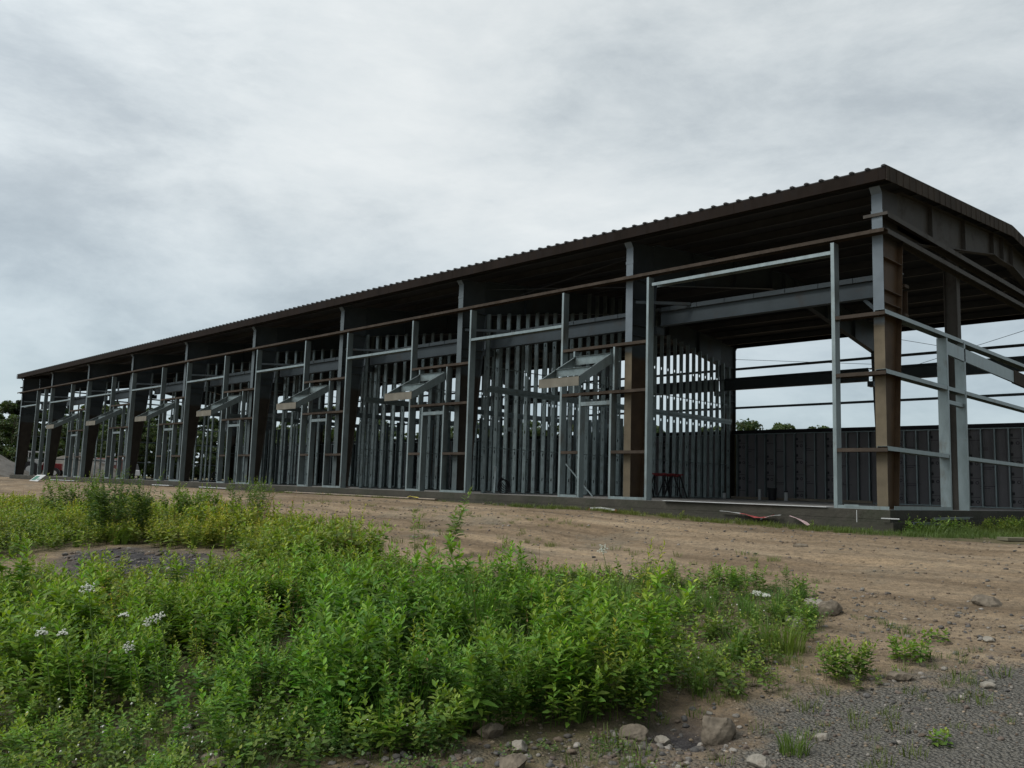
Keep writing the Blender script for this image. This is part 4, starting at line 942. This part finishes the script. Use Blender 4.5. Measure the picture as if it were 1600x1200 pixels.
sow('A', 2.5, ylw, .7, 1.2, .8, (1.6, 3.)); sow('A', 2, dead, .7, 1.25); sow('C', 1.5, dead, .4, .7); sow('D', 3, ylw, .7, 1.1, .8, (1.2, 3.)); sow('D', 1.5, dead, .9, 1.4)
sow('A', 6, broad, .8, 1.5, .7, (1.4, 6.)); sow('B', 8, broad, .5, .9, .6)
sc.build('weeds', leaf, 'dense leafy green weeds covering the foreground bank', 'weeds')
sg = Scatter()
sow('C', 16, tuft, .5, 1.0, .9, (1.7, 3.), sc=sg); sow('A', 7, tuft, .9, 1.6, .6, sc=sg); sow('B', 22, shorttuft, .7, 1.5, sc=sg); sow('C', 50, shorttuft, .7, 1.4, .5, sc=sg); sow('D', 3, tuft, .9, 1.5, .5, sc=sg)
KF = [(-9, -.9), (-9, -.32), (.3, -.32), (.5, 1.), (.35, 9), (2.6, 9), (3.1, 3.), (2.0, -.6), (.6, -1.3), (-3, -1.25), (-6, -1.0)]
sow(KF, 60, shorttuft, .7, 1.5, .5, (2.3, .5), sc=sg)
sow([(.32, .1), (.32, 9), (2.4, 9), (1.4, 1.4), (.8, -.3)], 40, shorttuft, 1.5, 2.6, .4, sc=sg)
sow([(-22, -.9), (-22, -.35), (-9, -.35), (-9, -.9)], 16, shorttuft, .7, 1.3, .9, sc=sg)
# thin sprinkle over the dirt between weeds and gravel
sow([(2.4, -7.3), (4.4, -8.4), (4.9, -10), (4.2, -12.2), (3.3, -12.6), (3.0, -11.2), (3.1, -9.2)], 26, shorttuft, .5, 1.2, .85, (2.6, 2.), sc=sg)
sow([(-16, -6.4), (-6, -5.6), (1, -5.2), (2.4, -6.8), (-1, -7.6), (-7, -7.8), (-16, -8)], 9, shorttuft, .6, 1.3, .9, (1.2, 2.), sc=sg)
sow([(-14, -3.6), (-7, -3.2), (-2.6, -4.2), (-5, -5), (-14, -4.6)], 10, shorttuft, .5, 1.0, .95, (1.6, 2.), sc=sg)
sg.build('grass', leaf, 'thin green grass between the weeds and along the footing', 'grass')
sb = Scatter()
sow([(.35, -.25), (.34, 7), (1.3, 7), (1.2, 3), (1.0, .6), (.75, -.3)], 12, low, .8, 1.5, .3, sc=sb)
sow([(.5, 3.2), (.5, 8), (1.5, 8.2), (1.6, 5)], 12, mids, .45, .7, .3, sc=sb)
sow([(-4, -.6), (-4, -.33), (.3, -.33), (.3, -.7)], 9, low, .35, .8, .7, (2.5, 1.), sc=sb)
sow([(-11, -.6), (-11, -.33), (-4, -.33), (-4, -.6)], 3, low, .4, .9, .8, (2.5, 1.), sc=sb)
sow([(3.1, -8.2), (4.2, -8.9), (3.9, -9.9), (3.3, -10.1)], 9, low, .35, .8, .6, (2.5, 2.), sc=sb)
sb.build('low_weeds', leaf, 'low leafy weeds along the foot of the foundation', 'weeds')
# clover with white blossoms along the bottom edge
sv = Scatter(); sw = Scatter(); fl = blob(7, .009, np.array([.62, .63, .56]), flat=.9, sub=0)
for zone, dn, fd in (('B', 60, 26), ('C', 22, 4)):
    sow(zone, dn, clover, .7, 1.4, .4, sc=sv)
    X, Y = pts_in(ZN[zone], fd, g)
    for x, y in zip(X, Y): sw.add(fl, x, y, hz(x, y)+g.uniform(.07, .2), 0, g.uniform(.7, 1.2))
sow([(2.2, -13), (2.7, -12.2), (3.2, -11.6), (3.6, -11.9), (3.0, -12.7)], 30, clover, .6, 1.1, .6, sc=sv)
sv.build('clover', leaf, 'small clover covering the ground at the bottom edge', 'clover')
sw.build('clover_blossoms', stonem, 'tiny white clover blossoms among the low leaves', 'flowers')

# loose stones
ss_ = Scatter(); cols = [np.array(c) for c in ((.15, .14, .12), (.10, .09, .08), (.12, .09, .065), (.22, .20, .175), (.085, .08, .075), (.13, .10, .08))]
sp_ = [blob(200+i, 1., cols[i % 6], flat=.6, sub=1) for i in range(12)]; sp0 = [blob(230+i, 1., cols[i % 6], flat=.6, sub=0) for i in range(8)]
def stones(poly, dens, r0, r1, pr, pw=2.5):
    X, Y = pts_in(poly, dens, g)
    for x, y in zip(X, Y):
        r = r0+(r1-r0)*g.uniform()**pw; ss_.add(pr[g.integers(len(pr))], x, y, hz(x, y)+r*.15, g.uniform(0, 6.28), r, np.full(3, g.uniform(.7, 1.25)))
stones(ZN['R'], 300, .006, .042, sp_, 3.)
stones(ZN['V'], 420, .003, .015, sp0, 3)
stones(ZN['V'], 7, .01, .035, sp_)
stones(ZN['B'], 60, .01, .05, sp_)
stones(ZN['C'], 40, .01, .05, sp_)
stones(ZN['P'], 60, .015, .06, sp_)
stones([(2.2, -6.5), (4.6, -7.2), (5, -9.5), (4.0, -12.2), (3.2, -12.6), (2.9, -11.2), (3.0, -9)], 110, .006, .035, sp_, 3)
stones([(-14, -2), (3, -1.5), (5, -4), (4.6, -8), (1, -7.2), (-8, -8), (-14, -8)], 14, .008, .04, sp0, 3)
stones([(-10, -.9), (-10, -.33), (.3, -.33), (.3, -.9)], 6, .02, .07, sp_)
clod = [blob(260+i, 1., np.array(c_), flat=.55, sub=0) for i, c_ in enumerate(((.17, .13, .085), (.14, .105, .07), (.21, .165, .115), (.16, .135, .11)))]
stones([(-12, -1.6), (2.6, -1.2), (5.5, -4), (5.2, -8), (3.3, -8.2), (1, -6.6), (-8, -7.4), (-12, -7.6)], 30, .004, .034, clod, 6)
stones([(2.2, -6.5), (4.6, -7.2), (5, -9.5), (4.0, -12.2), (2.4, -13.0), (2.5, -11.2), (2.0, -8)], 260, .004, .022, clod, 3)
ss_.build('gravel', stonem, 'loose pale and brown stones scattered over the dirt', 'gravel')

# single rocks
def boulder(x, y, r, seed, mt, label, flat=.7, rz=0., cat='rock', sink=.45, sub=4):
    gg = np.random.default_rng(seed); v, t, c = blob(1, 1., np.ones(3), flat=1., sub=4); v = v/np.linalg.norm(v, axis=1)[:, None]
    v = v*np.array([1, gg.uniform(.7, .95), flat])
    for _ in range(13):
        n_ = gg.normal(size=3); n_ /= np.linalg.norm(n_); dd = gg.uniform(.56, .86)*math.sqrt((n_[0])**2+(n_[1]*.85)**2+(n_[2]*flat)**2); s_ = v@n_; v = v-np.outer(np.clip(s_-dd, 0, None), n_)
    nn = v/np.linalg.norm(v, axis=1)[:, None]; d_ = 0
    for q in range(14):
        k_ = gg.normal(size=3); k_ /= np.linalg.norm(k_); fr = 3*1.35**q; d_ = d_+np.sin(v@k_*fr+gg.uniform(0, 6))*.085/fr**.75
    v = (v+nn*d_[:, None])*r; me = fastmesh('rock', v, t, mt, None, False)
    o = bpy.data.objects.new('rock', me); link(o); o.location = (x, y, hz(x, y)+r*flat*(1-sink)*.7); o.rotation_euler = (gg.uniform(-.2, .2), gg.uniform(-.2, .2), rz); return tag(o, label, cat)
boulder(3.50, -11.05, .128, 301, rock, 'large tan boulder beside the washed out hollow', .95, 0.4, 'boulder', .3)
boulder(3.12, -11.42, .115, 302, rock, 'flat brown rock slab leaning below the weeds left of the boulder', .5, 1.0)
boulder(3.22, -11.22, .07, 303, rock2, 'pale rock resting on the flat brown slab', .6)
boulder(1.97, -12.93, .10, 304, rock, 'round brown rock at the weeds\' lower edge', .8)
boulder(1.80, -13.02, .085, 305, rock, 'flatter brown rock beside the round one', .6)
boulder(3.98, -11.36, .085, 306, rock2, 'pale flat rock at the bottom near the green tuft', .45)
boulder(2.5, -7.7, .14, 307, rock2, 'pale rock at the right tip of the weeds', .6)
boulder(2.64, -7.76, .15, 308, rock, 'brown rock next to the pale one at the tip of the weeds', .6)
boulder(4.05, -10.75, .055, 309, rock2, 'small pinkish rock on the grey gravel', .6)
boulder(4.15, -8.0, .06, 310, rock2, 'small white rock on the dirt at the right', .45)
boulder(3.75, -6.7, .17, 311, rock, 'low brown rock half buried in the dirt at the right', .4, sink=.6)
boulder(3.95, -9.35, .11, 312, rock, 'pinkish flat rock at the edge of the gravel', .4, sink=.5)
boulder(3.7, -9.55, .05, 313, rock2, 'little pale rock below the round green weed', .6)
boulder(2.55, -12.1, .10, 314, rock, 'mossy rock among the lower weeds', .6)
boulder(2.85, -12.15, .07, 315, rock2, 'grey rock left of the stone heap', .6)
boulder(2.6, -8.3, .16, 316, rock2, 'bleached flat rock with lichen in the thin grass', .35)
boulder(3.0, -12.35, .09, 317, rock, 'dark rock at the left end of the stone heap', .7)
boulder(1.75, -13.5, .11, 318, rock, 'flat rock at the bottom edge left of centre', .35)
boulder(4.5, -9.2, .07, 319, rock2, 'yellowish small rock on the gravel at the right', .5)
boulder(.55, -4.2, .12, 320, rock, 'low rock in the dirt road below the corner', .3, sink=.55)

# single plants
def plant(name, x, y, proto, s, label, cat, group=None, hue=(1, 1, 1), rz=0.):
    v, t, c = proto; me = fastmesh(name, v, t, leaf, c*np.array(hue)); o = bpy.data.objects.new(name, me); link(o)
    o.location = (x, y, hz(x, y)); o.scale = (s, s, s); o.rotation_euler = (0, 0, rz); return tag(o, label, cat, group)
plant('weed', 3.64, -9.57, weed(401, .28, 30, 18, .055, .42, spread=.15, base=np.array([.095, .165, .03])), 1.05, 'round bright green weed clump alone on the dirt', 'weed')
plant('weed', 3.84, -8.85, weed(402, .2, 20, 14, .05, .5, spread=.15), 1.0, 'darker leafy clump right of the round bright clump', 'weed')
g2 = 0
for x_, y_, h_, lb in ((2.75, -11.35, .42, 'bright leafy clump overhanging the stones left of the boulder'), (2.62, -11.72, .36, 'leafy clump between the boulder clump and the lower weeds'), (2.45, -12.35, .34, 'bushy bright clump above the stone heap'), (2.20, -12.75, .30, 'leafy clump at the lower edge near the round brown rock')):
    plant('weed', x_, y_, weed(440+g2, h_, 13, 20, .068, .42, spread=.20, base=np.array([.09, .17, .025]), branch=1), 1., lb, 'weed'); g2 += 1
plant('weed', 4.62, -10.5, weed(403, .10, 6, 7, .05, .5, spread=.05), 1., 'tiny leafy weed alone on the grey gravel', 'weed')
plant('weed', 3.75, -8.2, weed(411, .12, 8, 8, .05, .6, spread=.12), 1., 'flat dark weed above the two clumps', 'weed')
plant('grass_tuft', 4.04, -11.1, grasstuft(404, 120, .16, np.array([.09, .14, .03]), .08), 1., 'grass tuft beside the pale rock at the bottom', 'grass')
plant('grass_tuft', 2.95, -9.15, grasstuft(405, 220, .36, np.array([.12, .17, .03]), .16), 1., 'bright yellow green grass tuft at the weeds\' right side', 'grass')
plant('grass_tuft', 1.1, -10.9, grasstuft(406, 260, .85, np.array([.075, .15, .025]), .2, .007), 1., 'tall fine grass tuft in the middle of the weeds', 'grass')
plant('tall_weed', -3.1, -7.7, weed(407, .98, 3, 46, .12, .3, spread=.07, base=np.array([.085, .145, .045])), 1.05, 'tall pale leaved weed rising above the rest in the centre', 'weed')
plant('tall_weed', -3.55, -7.9, weed(412, .7, 2, 34, .09, .25, spread=.05), 1., 'shorter stalk left of the tall pale leaved weed', 'weed')
plant('shrubby_weed', -9.9, -9.9, weed(408, 1.1, 26, 60, .075, .34, spread=.42, branch=5, base=np.array([.060, .115, .024]), lo=True, tipgain=1.3), 1.15, 'tall dark feathery weed bush at the left', 'weed')
plant('shrubby_weed', -10.2, -8.3, weed(409, .75, 24, 40, .08, .4, spread=.42, branch=3, base=np.array([.075, .135, .024]), lo=True), 1.2, 'mid height bushy weed right of the tall dark one', 'weed')
plant('shrubby_weed', -9.0, -7.6, weed(410, .85, 15, 46, .07, .3, spread=.42, branch=4, base=np.array([.07, .125, .026]), lo=True), 1.15, 'loose twiggy weed bush nearest the dirt road', 'weed')
plant('shrubby_weed', -14.2, -9.2, weed(413, .9, 26, 40, .09, .35, spread=.6, branch=3, base=np.array([.075, .13, .025]), lo=True), 1.2, 'pale green bushy weed at the far left edge', 'weed')
plant('shrubby_weed', -5.6, -8.3, weed(414, .5, 20, 26, .09, .35, spread=.45, branch=2, base=np.array([.09, .15, .025]), lo=True), 1.1, 'low spreading bright bush where the weeds meet the dirt road', 'weed')
# white umbel flowers
def umbel(x, y, z, label, r=.045, tilt=(0, 0)):
    base = Vector((x+.10, y+.06, hz(x, y))); hgt = z-base.z
    o = empty('wildflower', tuple(base)); tag(o, label, 'wildflower', 'white umbel wildflowers')
    top = Vector((-.10, -.06, hgt)); m = MB(); pr = Vector((0, 0, 0))
    nrm = Vector((.45, -.55, tilt[0])).normalized(); ex = nrm.orthogonal().normalized(); ey = nrm.cross(ex)
    for i in range(1, 7):
        f = i/6; q = Vector((top.x*f**1.8, top.y*f**1.8, top.z*f)); m.tube(pr, q, .003, .0025, n=5); pr = q
    for k in range(14):
        a = k*2.4; rr = r*math.sqrt(k/14)*.8; m.tube(top, top+ex*rr*math.cos(a)+ey*rr*math.sin(a)+nrm*.03, .0012, n=4)
    m.build('stem', stemg, o)
    g_ = np.random.default_rng(int(x*1000) % 999); S_ = Scatter(); fb = blob(3, .0055, np.array([.66, .68, .60]), flat=.7, sub=0)
    for k in range(15):
        a = k*2.4+g_.normal()*.2; rr = r*math.sqrt((k+.3)/15)*g_.uniform(.85, 1.15); cc = top+ex*rr*math.cos(a)+ey*rr*math.sin(a)*.9+nrm*(.035-.3*rr+g_.normal()*.004)
        for q in range(11):
            pp = cc+Vector(tuple(g_.normal(size=3)*r*.085)); S_.add(fb, pp.x, pp.y, pp.z, 0, g_.uniform(.5, 1.1))
    me = fastmesh('flower_head', np.concatenate(S_.V), np.concatenate(S_.T), stonem, np.concatenate(S_.C)); h_ = bpy.data.objects.new('flower_head', me); link(h_, o)
stemg = mat('green_stem', (.08, .13, .03), .6)
for q in ((.66, -13.90, -.53, 'largest white flower head, highest on the left', .05, .9), (.62, -13.645, -.735, 'small white flower head below the largest, seen edge on', .035, 3.), (.56, -13.44, -.78, 'white flower head in the middle of the close pair', .042, .3), (.61, -13.40, -.75, 'right hand white flower head of the close pair', .036, .5),
          (.66, -13.60, -.91, 'lowest white flower head on a slanting stalk', .042, .1), (.62, -14.13, -.79, 'leftmost white flower head low in the weeds', .04, .6), (.62, -14.01, -.81, 'white flower head just right of the leftmost', .034, .9), (1.52, -9.8, -.33, 'pale flower head standing against the dirt road', .05, .3),
          (2.35, -8.55, -.72, 'white flowers at the right of the weeds', .05, 2.), (2.5, -8.65, -.72, 'small white flowers beside the others at the right', .04, 2.)):
    umbel(*q[:3], q[3], q[4], (q[5], 0))
